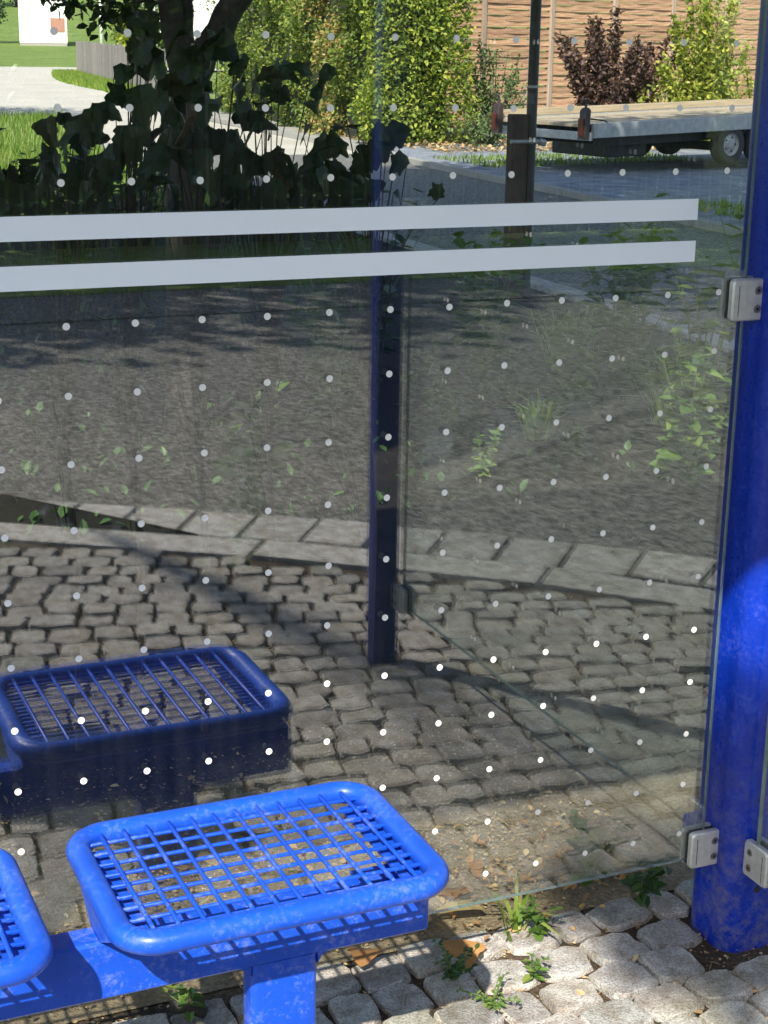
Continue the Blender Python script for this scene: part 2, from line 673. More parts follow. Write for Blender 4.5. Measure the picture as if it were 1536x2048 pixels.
SETT_MB = [sett_mesh(i) for i in range(14)]
SETT_ME = [m.mesh('cobble', M_SETT, smooth=True, angle=28) for m in SETT_MB]
setts = []
rs = random.Random(5)
d = 0.0
row = 0
while d < 5.6:
    m = .05 + max(0, min(.40, (d - .45) * .19))
    x = -5.6 + (row % 2) * .055 + rs.uniform(-.02, .02)
    while x < 3.1:
        w = rs.choice((rs.uniform(.068, .09), rs.uniform(.08, .11), rs.uniform(.095, .125)))
        xc = x + w / 2
        y = .115 - d + m * (xc - 1.0) + .012 * math.sin(xc * 3.1 + row * .7)
        md = .19 if .45 < d < 2.5 else 0
        sp = max(.062, .084 * (1 - md * (xc - 1.0)) * 1.0)
        x += w + .004
        if y > .13 or y < kerb_y(xc) + .05 or xc > kerb_x(y) - .05:
            continue
        if sp > .15 and False:
            continue
        if (abs(xc - 1.12) < .055 + w * .42 and abs(y) < .10) or math.hypot(xc - 1.075, y + 1.39) < .06:
            continue
        setts.append((xc, y + rs.uniform(-.005, .005), rs.uniform(-.006, .004), w * rs.uniform(.95, 1.03), sp * rs.uniform(.93, 1.02), math.atan(m) + rs.uniform(-.09, .09), rs.randrange(14),
                      rs.uniform(-.05, .05), rs.uniform(-.05, .05)))
    d += .084
    row += 1


def sett_rank(s):
    best = 0
    p = project((s[0], s[1], 0))
    if p and -40 < p[0] < 1576 and 1650 < p[1] < 2110:
        best = 1e4 / p[2] ** 2
    q = project((s[0], -s[1], 0))
    if q and s[1] < 0 and -40 < q[0] < 1460 and 900 < q[1] < 2048:
        best = max(best, 2e3 / q[2] ** 2)
    return best


setts.sort(key=sett_rank, reverse=True)
rest = MB()
for i, (x, y, z, w, l, a, k, tx, ty) in enumerate(setts):
    if i < 295 and sett_rank((x, y)) > 0:
        link('cobble', SETT_ME[k], cob_root, (x, y, z), (tx, ty, a), (w, l, .1))
    else:
        mt = Matrix.Translation((x, y, z)) @ Matrix.Rotation(a, 4, 'Z') @ Matrix.Rotation(tx, 4, 'X') @ Matrix.Diagonal((w, l, .1, 1))
        rest.add([mt @ Vector(v) for v in SETT_MB[k].v], SETT_MB[k].f)
tag(rest.build('cobbles', M_SETT, cob_root, smooth=True, angle=28), kind='stuff')

# kerb stones and gutter stones following the curve
kerb_root = tag(empty('kerb'), kind='structure')
kpts = resample([p for p in KERB], .86)
rk = random.Random(9)


def quad_block(a, b, na, nb, w0, w1, z0, z1, gap=.006):
    t = (b - a).normalized()
    a2, b2 = a + t * gap, b - t * gap
    out = [a2 + na * w0, b2 + nb * w0, b2 + nb * w1, a2 + na * w1]
    return MB().prism([(p.x, p.y) for p in out], z0, z1, .006)


def normals(pts):
    res = []
    for i in range(len(pts)):
        t = (pts[min(i + 1, len(pts) - 1)] - pts[max(i - 1, 0)]).normalized()
        res.append(Vector((t.y, -t.x, 0)))          # towards the road
    return res


nk = normals(kpts)
for i in range(len(kpts) - 1):
    if kpts[i].x < -5:
        continue
    quad_block(kpts[i], kpts[i + 1], nk[i], nk[i + 1], .005, .165, -.2, rk.uniform(-.004, .006)).build('kerb_stone', M_KERB, kerb_root)
gut_root = tag(empty('gutter'), kind='structure')
gpts = [p for p in resample(KERB, .195) if -4 < p.x < 4.2 and p.y < 3.2]
ng = normals(gpts)
for i in range(len(gpts) - 1):
    quad_block(gpts[i], gpts[i + 1], ng[i], ng[i + 1], .215, .475 + rk.uniform(-.01, .01), -.2, -.014 + rk.uniform(-.005, .005), .007).build('gutter_stone', M_KERB, gut_root)

# puddle standing in the gutter against the kerb
pud_in, pud_out = [], []
M_WATER, _nt, _bs = new_mat('puddle_water')
_bs.inputs['Base Color'].default_value = (.006, .009, .007, 1)
_bs.inputs['Roughness'].default_value = .03
_bs.inputs['IOR'].default_value = 1.33
_n = noise(_nt, 12, 2, .5, 'Position')
bump(_nt, _bs, _n.outputs[0], .02, .004)
for p, nn in zip(kerb_fine, normals(kerb_fine)):
    if -2.2 < p.x < .86:
        pud_in.append(p + nn * .168)
        pud_out.append(p + nn * (.17 + .30 * min(1, max(0, (.80 - p.x) / .55)) ** .7 + .015 * math.sin(p.x * 9)))
tag(sheet('puddle', [(p.x, p.y) for p in pud_out] + [(p.x, p.y) for p in reversed(pud_in)], -.004, M_WATER), kind='structure')

# kerb on the far side of the road in front of the gravel yard
fk = [(7.55, 3), (7.68, 9.1), (8.06, 12.1), (8.29, 15.3), (8.6, 18.4)]
fpts = resample(fk, 1.0)
nf = normals(fpts)
far_kerb = tag(empty('yard_kerb'), kind='structure')
for i in range(len(fpts) - 1):
    quad_block(fpts[i], fpts[i + 1], nf[i], nf[i + 1], .0, .12, -.2, .03 + rk.uniform(-.004, .004)).build('kerb_stone', M_PAVE, far_kerb)
yard = [(p.x + .11, p.y) for p in fpts] + [(9.4, 20.4), (11.6, 24.0), (40, 34), (60, 3)]
tag(sheet('gravel_yard', list(reversed(yard)), .0, M_GRAVEL), kind='structure')

# raised concrete edge below the hedge
hk = [(8.62, 18.4), (8.75, 20.5), (9.0, 24), (9.3, 28), (9.75, 33)]
hpts = resample(hk, 1.2)
nh = normals(hpts)
hk_root = tag(empty('hedge_kerb'), kind='structure')
for i in range(len(hpts) - 1):
    quad_block(hpts[i], hpts[i + 1], nh[i], nh[i + 1], 0, .14, -.2, .05, .004).build('kerb_stone', M_PAVE, hk_root)
strip = [(p.x + .15, p.y) for p in hpts if p.y > 19.6] + [(11.2, 33), (11.0, 21.0), (9.3, 20.4)]
tag(sheet('hedge_strip', list(reversed(strip)), .0, M_PAVE), kind='structure')

# the other side of the street behind the photographer
tag(sheet('opposite_pavement', [(-40, -7.7), (40, -7.7), (40, -6.74), (-40, -6.74)], -.03, M_ASPH), kind='structure')
tag(sheet('opposite_garden', [(-40, -40), (40, -40), (40, -7.66), (-40, -7.66)], -.026, M_LAWN), kind='structure')

# ------------------------------------------------------------------ bus shelter
shelter = empty('bus_shelter', (0, 0, 0))
tag(shelter, 'blue steel bus shelter with dotted glass panes and two pale stripes', 'bus shelter')
PX0, PX1 = -1.20, 1.04          # back pane
GT = .004                        # half thickness


def pane(name, lo, hi, mat, parent):
    mb = MB().box(lo, hi)
    me = mb.mesh(name, mat)
    me.materials.append(M_GEDGE)
    ax = min(range(3), key=lambda i: hi[i] - lo[i])
    for p in me.polygons:
        if abs(p.normal[ax]) < .5:
            p.material_index = 1
    return link(name, me, parent)


post_out = {}
for nm, x0, y0, pw, pd, pr_ in (('r', 1.06, -.06, .12, .125, .034), ('f', 1.026, -1.415, .064, .052, .01), ('l', -1.34, -.06, .12, .125, .034), ('lf', -1.303, -1.415, .064, .052, .01)):
    mb = MB().prism(rrect(x0, y0, x0 + pw, y0 + pd, pr_, 8), -.1, 2.33)
    po = mb.build('post', M_BLUE_POST if nm in 'rl' else M_BLUE_SHADED, shelter, smooth=True, angle=35)
    post_out[nm] = po
# bolt hole in the corner post and foot bracket behind the pane
mb = MB().tube([(1.115, -.0615, .10), (1.115, -.055, .10)], .006, 10)
mb.build('bolt_hole', M_RUBBER, post_out['r'])
MB().bbox((1.072, .0655, .085), (1.13, .108, .172), .005).build('foot_bracket', M_BLUE_POST, post_out['r'])

back = pane('back_pane', (PX0, -GT, .148), (PX1, GT, 2.18), M_GLASS, shelter)
side = pane('side_pane', (1.086, -1.338, .15), (1.094, -.085, 2.18), M_GLASS_SIDE, shelter)
side2 = pane('side_pane', (-1.274, -1.338, .15), (-1.266, -.085, 2.18), M_GLASS_SIDE, shelter)

# stripes (film on the inner face)
for z0, z1 in ((1.2095, 1.2402), (1.148, 1.179)):
    MB().box((-1.1, -GT - .0012, z0), (.9425, -GT - .0003, z1)).build('stripe', M_STRIPE, back)

# printed dots
dot = MB()
n = 16
for k in range(n):
    a = 2 * math.pi * k / n
    dot.v.append((.0048 * math.cos(a), -.0006, .0048 * math.sin(a)))
for k in range(n):
    a = 2 * math.pi * k / n
    dot.v.append((.0048 * math.cos(a), 0, .0048 * math.sin(a)))
dot.f.append(tuple(range(n)))
for k in range(n):
    j = (k + 1) % n
    dot.f.append((k, k + n, j + n, j))
DOT_ME = dot.mesh('dot', M_DOT)
others = MB()
for r in range(-11, 11):
    for c in range(-13, 12):
        x, z = .09 * c, 1.10 - .09 * r
        if r == -1 or x > 1.0 or x < -1.15:
            continue
        p = project((x, 0, z))
        if p and -20 < p[0] < 1556 and -20 < p[1] < 2068:
            link('dot', DOT_ME, back, (x + rnd.gauss(0, .0004), -GT - .0003, z + rnd.gauss(0, .0004)))
        else:
            others.add([(x + v[0], -GT - .0003 + v[1], z + v[2]) for v in dot.v], dot.f)
tag(others.build('dots', M_DOT, back), kind='stuff')
od = MB()
for r in range(-11, 11):
    for c in range(1, 15):
        y, z = -.09 * c - .05, 1.10 - .09 * r
        if y > -1.31 and r % 2 == 0 and c % 2 == 0:
            od.add([(1.0855 + v[1], y + v[0], z + v[2]) for v in dot.v], [tuple(reversed(f)) for f in dot.f])
tag(od.build('dots', M_DOT, side), kind='stuff')


def clamp(loc, rz, flip=1):
    """glass clamp: two plates with a rubber lining, two recessed screws; local +x points to the post"""
    c = empty('clamp', loc, shelter, rz)
    MB().prism([(p[0], p[1]) for p in rrect(-.030, -.031, .030, .031, .006, 4)], 0, .012, .002)
    for s, nm in ((-1, 'clamp_plate'), (1, 'clamp_plate')):
        mb = MB().prism(rrect(-.031, -.032, .031, .032, .007, 4), 0, .011, .003)
        y0 = s * .007
        vv = [(v[0], y0 + s * v[2], v[1]) for v in mb.v]
        fs = [tuple(reversed(f)) for f in mb.f] if s > 0 else mb.f
        m2 = MB().add(vv, fs if s < 0 else fs)
        m2.build(nm, M_CLAMP, c, smooth=True, angle=30)
    MB().bbox((-.028, -.0068, -.029), (.024, .0068, .029), .001).build('lining', M_RUBBER, c)
    for z in (-.014, .014):
        mb = MB().tube([(.014, -.0172, z), (.014, -.0192, z)], .0062, 14)
        s = mb.build('screw', M_SCREW, c, smooth=True, angle=40)
        MB().tube([(.014, -.0191, z), (.014, -.0196, z)], .0026, 6).build('screw_socket', M_RUBBER, c)
    mk = MB()
    z = -.024
    rr_ = random.Random(3)
    while z < .022:
        h = rr_.choice((.0012, .0018, .0024))
        mk.box((-.0208, -.0185, z), (-.0192, -.0182, z + h))
        z += h + .0009
    mk.build('print', M_INK, c)
    return c


for zc in (.168, 1.088, 1.98):
    clamp((1.0385, 0, zc), 0)
    clamp((1.12, -.098, zc), R(90)) if False else None
for zc in (.168, 1.088, 1.98):
    # side pane clamps: local x along +y (towards the corner post), plate facing -x
    c = clamp((1.10, -.089, zc), R(90))
    c.scale = (1, -1, 1)
    c2 = clamp((1.09, -1.334, zc), R(-90))
    clamp((-1.205, 0, zc), R(180))

# roof with a front edge beam
MB().bbox((-1.46, -1.57, 2.33), (1.30, .46, 2.40), .01).build('roof', M_ROOF, shelter)
MB().bbox((-1.30, -1.41, 2.25), (1.10, -1.37, 2.329), .006).build('roof_beam', M_BLUE_POST, shelter)
MB().bbox((-1.34, -.05, 2.25), (1.18, .05, 2.329), .006).build('roof_beam', M_BLUE_POST, shelter)

# ------------------------------------------------------------------ bench: beam on legs carrying three wire-grid seats
bench = empty('bench', (0, 0, 0))
tag(bench, 'bright blue steel bench with wire grid seats in front of the glass', 'bench')
BY0, BY1, BZ0, BZ1 = -.289, -.244, .307, .388
MB().bbox((-1.02, BY0, BZ0), (.396, BY1, BZ1), .004).build('beam', M_BLUE, bench, smooth=True, angle=20)
for lx in (.145, -.86):
    mb = MB().prism(rrect(lx, BY0 + .001, lx + .092, BY1 - .001, .010, 4), -.05, BZ0 + .002)
    lg = mb.build('leg', M_BLUE, bench, smooth=True, angle=35)
    # small weld fillets below the beam
    for sx, x in ((1, lx + .092), (-1, lx)):
        f = MB()
        pts = [(x, BZ0), (x + sx * .016, BZ0), (x + sx * .005, BZ0 - .005), (x, BZ0 - .016)]
        o = len(f.v)
        for yy in (BY0 + .003, BY1 - .003):
            f.v += [(px, yy, pz + .001) for px, pz in pts]
        f.f += [(o, o + 1, o + 2, o + 3), (o + 7, o + 6, o + 5, o + 4)] + [(o + i, o + 4 + i, o + 4 + (i + 1) % 4, o + (i + 1) % 4) for i in range(4)]
        f.build('weld', M_BLUE, lg)
    MB().bbox((lx - .05, BY0 - .03, -.02), (lx + .142, BY1 + .03, .004), .003).build('base_plate', M_BLUE_POST, lg)

# seat parts, local origin at the seat centre
SW, SD, TR, SR = .436, .316, .0153, .060
cl = rrect(-SW / 2 + TR, -SD / 2 + TR, SW / 2 - TR, SD / 2 - TR, SR - TR, 10)
# drop repeated points, add straight segments
frame_me = MB().tube([(x, y, 0) for x, y in cl], TR, 16, closed=True).mesh('seat_frame', M_BLUE_WORN, smooth=True)
ix, iy = SW / 2 - 1.7 * TR, SD / 2 - 1.7 * TR
WR = .0029


def wire_path(p, q, sag):
    """wire bent down where it meets the tube"""
    p, q = Vector(p), Vector(q)
    t = (q - p).normalized()
    return [p - Vector((0, 0, .006)), p + t * .008, q - t * .008, q - Vector((0, 0, .006))]


def corner_cut(o, half_a, half_b, r):
    """inner half-length of a wire at offset o from the centre line (rounded-rectangle opening)"""
    e = abs(o) - (half_b - r)
    if e <= 0:
        return half_a
    return half_a - r + math.sqrt(max(0, r * r - e * e))


long_me = []
for k in range(9):
    y = -.1165 + k * .0288
    hx = corner_cut(y, ix, iy, SR - 1.4 * TR) + .004
    long_me.append(MB().tube(wire_path((-hx, y, .001), (hx, y, .001), 0), WR, 6).mesh('wire', M_BLUE_WIRE, smooth=True))
cross_me = []
for k in range(12):
    x = -.1672 + k * .0304
    hy = corner_cut(x, iy, ix, SR - 1.4 * TR) + .006
    cross_me.append(MB().tube(wire_path((x, -hy, .001 + 1.7 * WR), (x, hy, .001 + 1.7 * WR), 0), WR, 6).mesh('wire', M_BLUE_WIRE, smooth=True))
# bracket: upright sheet with tapered lower edge plus an inward flange lying on the beam
def bracket(side_):
    mb = MB()
    x = side_ * (SW / 2 - .014)
    ins = -side_ * .058
    zt, zb = -.010, -.0688
    prof = [(-.100, zt), (.118, zt), (.112, zt - .02), (.040, zb), (-.004, zb), (-.060, zb + .030)]
    n_ = len(prof)
    for dx in (0, -side_ * .004):
        mb.v += [(x + dx, y, z) for y, z in prof]
    mb.f += [tuple(range(n_)), tuple(reversed(range(n_, 2 * n_)))]
    mb.f += [(i, i + n_, (i + 1) % n_ + n_, (i + 1) % n_) for i in range(n_)]
    lo = (min(x, x + ins), -.004, zb)
    hi = (max(x, x + ins), .040, zb + .004)
    mb.box(lo, hi)
    lo = (min(x, x + ins * .7), -.120, zt - .006)
    hi = (max(x, x + ins * .7), .120, zt - .002)
    mb.box(lo, hi)
    return mb.mesh('bracket', M_BLUE_WORN)


br_me = [bracket(-1), bracket(1)]
for sx in (.153, -.345, -.843):
    seat = link('seat', frame_me, bench, (sx, -.283, .457))
    for me in long_me + cross_me:
        link('wire', me, seat)
    for me in br_me:
        link('bracket', me, seat)

# ------------------------------------------------------------------ plants
def lobed(n_lobes=5, depth=.42, jag=.10, seed=0, narrow=1.0):
    """maple-like leaf outline in xy, stalk at origin, tip at +y, unit length"""
    rg = random.Random(seed)
    out = []
    m = n_lobes * 6
    for k in range(m + 1):
        t = -140 + 280 * k / m
        a = R(t)
        lob = .5 + .5 * math.cos(n_lobes * a * 360 / 300)
        r = (.62 - .22 * abs(t) / 140) * (1 - depth + depth * lob) * (1 + rg.uniform(-jag, jag))
        out.append((math.sin(a) * r * 1.0 * narrow, .36 + math.cos(a) * r))
    return [(0, .06)] + out


def leaf_mesh(name, outline, mat, fold=.12, droop=.18):
    mb = MB()
    mb.v.append((0, .4, .03))
    for x, y in outline:
        mb.v.append((x, y, abs(x) * fold - droop * (y - .2) ** 2))
    n_ = len(outline)
    for i in range(n_):
        mb.f.append((0, 1 + i, 1 + (i + 1) % n_))
    return mb.mesh(name, mat)


def oval(n=10, w=.32):
    out = []
    for k in range(n):
        a = 2 * math.pi * k / n
        y = .5 - .5 * math.cos(a)
        out.append((w * math.sin(a) * (1 - .25 * y), y))
    return [(-x, y) for x, y in out]


def rot_to(direction, roll):
    q = Vector(direction).to_track_quat('Y', 'Z')
    return (q @ Quaternion((0, 1, 0), roll))


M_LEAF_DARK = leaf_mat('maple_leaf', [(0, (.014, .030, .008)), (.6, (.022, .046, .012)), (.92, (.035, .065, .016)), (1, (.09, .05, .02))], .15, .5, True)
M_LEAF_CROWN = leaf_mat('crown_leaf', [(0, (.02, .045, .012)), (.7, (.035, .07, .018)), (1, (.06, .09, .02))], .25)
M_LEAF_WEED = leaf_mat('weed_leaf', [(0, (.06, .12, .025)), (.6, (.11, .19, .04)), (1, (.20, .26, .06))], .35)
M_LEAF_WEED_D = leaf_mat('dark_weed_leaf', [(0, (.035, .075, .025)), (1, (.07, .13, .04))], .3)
M_GRASS = leaf_mat('grass_blade', [(0, (.10, .19, .025)), (.6, (.19, .30, .045)), (.9, (.30, .36, .08)), (1, (.40, .34, .13))], .4)
M_HEDGE = leaf_mat('hedge_leaf', [(0, (.06, .11, .025)), (.4, (.14, .21, .045)), (.75, (.24, .30, .065)), (1, (.40, .40, .09))], .35)
M_HEDGE_Y = leaf_mat('hedge_leaf_yellow_green', [(0, (.11, .18, .03)), (.4, (.25, .33, .05)), (1, (.48, .50, .08))], .38)
M_HEDGE_DRY = leaf_mat('hedge_leaf_dry', [(0, (.14, .17, .045)), (.35, (.30, .26, .08)), (.7, (.46, .30, .12)), (1, (.54, .36, .17))], .3)
M_BARB = leaf_mat('barberry_leaf', [(0, (.06, .033, .032)), (.6, (.14, .08, .07)), (1, (.26, .16, .11))], .25)
M_SHRUB_Y = leaf_mat('yellow_shrub_leaf', [(0, (.17, .24, .04)), (.5, (.34, .38, .07)), (1, (.56, .54, .10))], .35)
M_SHRUB_G = leaf_mat('green_shrub_leaf', [(0, (.08, .15, .05)), (.6, (.16, .24, .09)), (1, (.32, .34, .15))], .3)
M_CORE = simple('hedge_core', (.022, .028, .012), .95, var=.4, scale=8)
M_DRYLEAF = leaf_mat('dry_leaf', [(0, (.30, .14, .05)), (.5, (.42, .22, .08)), (1, (.50, .36, .14))], .25, .6, True)
M_LITTER = leaf_mat('litter', [(0, (.13, .08, .04)), (.3, (.28, .18, .09)), (.6, (.46, .33, .17)), (.85, (.60, .48, .27)), (1, (.52, .25, .09))], .1, .8)


def scatter_leaf(mb, pos, size, d, roll, kind=0):
    """one leaf-sized face pair, folded along the midrib"""
    q = rot_to(d, roll)
    if kind == 0:
        pts = [(0, 0, 0), (.30, .38, .07), (.22, .75, .03), (0, 1, -.08), (-.22, .75, .03), (-.30, .38, .07)]
        fs = [(0, 1, 2, 3), (0, 3, 4, 5)]
    else:
        pts = [(0, 0, 0), (.05, .5, .02), (0, 1, -.05), (-.05, .5, .02)]
        fs = [(0, 1, 2, 3)]
    mb.add([Vector(pos) + q @ (Vector(p) * size) for p in pts], fs)


def rand_dir(rg, up=.0):
    while True:
        v = Vector((rg.uniform(-1, 1), rg.uniform(-1, 1), rg.uniform(-1, 1)))
        if .05 < v.length < 1:
            v = v.normalized() + Vector((0, 0, up))
            return v.normalized()


# --- tree standing in the bed
def crown_points(rg, centre, radii, n_clumps):
    cl_ = []
    for _ in range(n_clumps):
        v = rand_dir(rg)
        k = rg.uniform(.45, 1.0) ** .6
        cl_.append(Vector((centre[0] + v.x * radii[0] * k, centre[1] + v.y * radii[1] * k, centre[2] + v.z * radii[2] * k)))
    return cl_


def tree(name, label, base, stems, centre, radii, n_clumps, per, size, mat, seed, clump_r=.55, group=None, extra=(), bark=M_BARK, small=()):
    rg = random.Random(seed)
    t = empty(name, base)
    tag(t, label, 'tree', group)
    b = Vector(base)
    mb = MB()
    tips = []
    for pts, r0, r1 in stems:
        P = [Vector(p) - b for p in pts]
        # subdivide with a little wobble
        Q, rad = [], []
        for i in range(len(P) - 1):
            for k in range(4):
                f = k / 4
                Q.append(P[i].lerp(P[i + 1], f) + Vector((rg.uniform(-1, 1), rg.uniform(-1, 1), 0)) * r0 * .12)
        Q.append(P[-1])
        for i in range(len(Q)):
            rad.append(r0 + (r1 - r0) * i / (len(Q) - 1))
        mb.tube(Q, rad, 10)
        tips.append((Q[-1], r1))
    mb.build('trunk', bark, t, smooth=True)
    br = MB()
    lf = MB()
    cps = [p - b for p in crown_points(rg, centre, radii, n_clumps)] + [Vector(e) - b for e in extra]
    for c in cps:
        tip, r1 = min(tips, key=lambda q: (q[0] - c).length)
        mid = tip.lerp(c, .5) + Vector((rg.uniform(-.2, .2), rg.uniform(-.2, .2), rg.uniform(0, .3)))
        if (c - tip).length > .3:
            br.tube([tip, mid, c], [r1 * .55, r1 * .3, .006], 5)
        for _ in range(per):
            v = rand_dir(rg)
            p = c + v * clump_r * rg.uniform(.1, 1) ** .5
            dd = Vector((v.x, v.y, v.z * .3 - .35)).normalized()
            scatter_leaf(lf, p, size * rg.uniform(.6, 1.2), dd, rg.uniform(-1.2, 1.2))
    for c, cr in small:
        c = Vector(c) - b
        tip, r1 = min(tips, key=lambda q: (q[0] - c).length)
        br.tube([tip, tip.lerp(c, .5) + Vector((0, 0, .2)), c], [r1 * .55, r1 * .35, .006], 5)
        for _ in range(150):
            v = rand_dir(rg)
            scatter_leaf(lf, c + v * cr * rg.random() ** .5, size * .5, rand_dir(rg), rg.uniform(-1, 1))
    br.build('branch', bark, t, smooth=True)
    lf.build('crown', mat, t)
    return t


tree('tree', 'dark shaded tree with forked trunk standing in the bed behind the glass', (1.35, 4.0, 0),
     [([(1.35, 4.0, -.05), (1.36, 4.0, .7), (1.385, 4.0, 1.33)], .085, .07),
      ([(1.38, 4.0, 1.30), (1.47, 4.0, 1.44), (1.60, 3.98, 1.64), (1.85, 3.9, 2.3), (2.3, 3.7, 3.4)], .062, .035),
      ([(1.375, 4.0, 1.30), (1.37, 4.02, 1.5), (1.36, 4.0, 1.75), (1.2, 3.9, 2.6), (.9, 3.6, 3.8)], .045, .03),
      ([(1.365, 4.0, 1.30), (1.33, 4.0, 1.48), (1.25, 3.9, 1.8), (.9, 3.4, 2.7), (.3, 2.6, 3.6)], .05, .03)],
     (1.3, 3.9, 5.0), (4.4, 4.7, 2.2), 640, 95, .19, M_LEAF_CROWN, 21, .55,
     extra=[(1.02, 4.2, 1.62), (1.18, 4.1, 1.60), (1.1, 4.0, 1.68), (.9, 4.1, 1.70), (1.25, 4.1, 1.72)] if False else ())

# small shaded twig hanging into the top left of the view
tw = empty('twig_branch', (1.05, 4.0, 1.55))
tag(tw, 'dark leafy twig hanging beside the forked trunk in front of the white house', 'branch')
rg = random.Random(2)
mbl, mbs = MB(), MB()
for (a, b_) in (((.30, 0, -.02), (-.12, .02, .02)), ((.26, 0, .03), (-.20, 0, .045)), ((.2, 0, .05), (.0, .02, -.05))):
    a, b_ = Vector(a), Vector(b_)
    mbs.tube([a, a.lerp(b_, .5) + Vector((0, 0, .015)), b_], [.006, .004, .002], 5)
    for _ in range(75):
        f = rg.random() ** .8
        p = a.lerp(b_, f) + rand_dir(rg) * rg.uniform(0, .055)
        scatter_leaf(mbl, p, rg.uniform(.025, .055), rand_dir(rg, -.4), rg.uniform(-1, 1))
mbs.build('stem', M_BARK, tw)
mbl.build('leaves', M_LEAF_CROWN, tw)

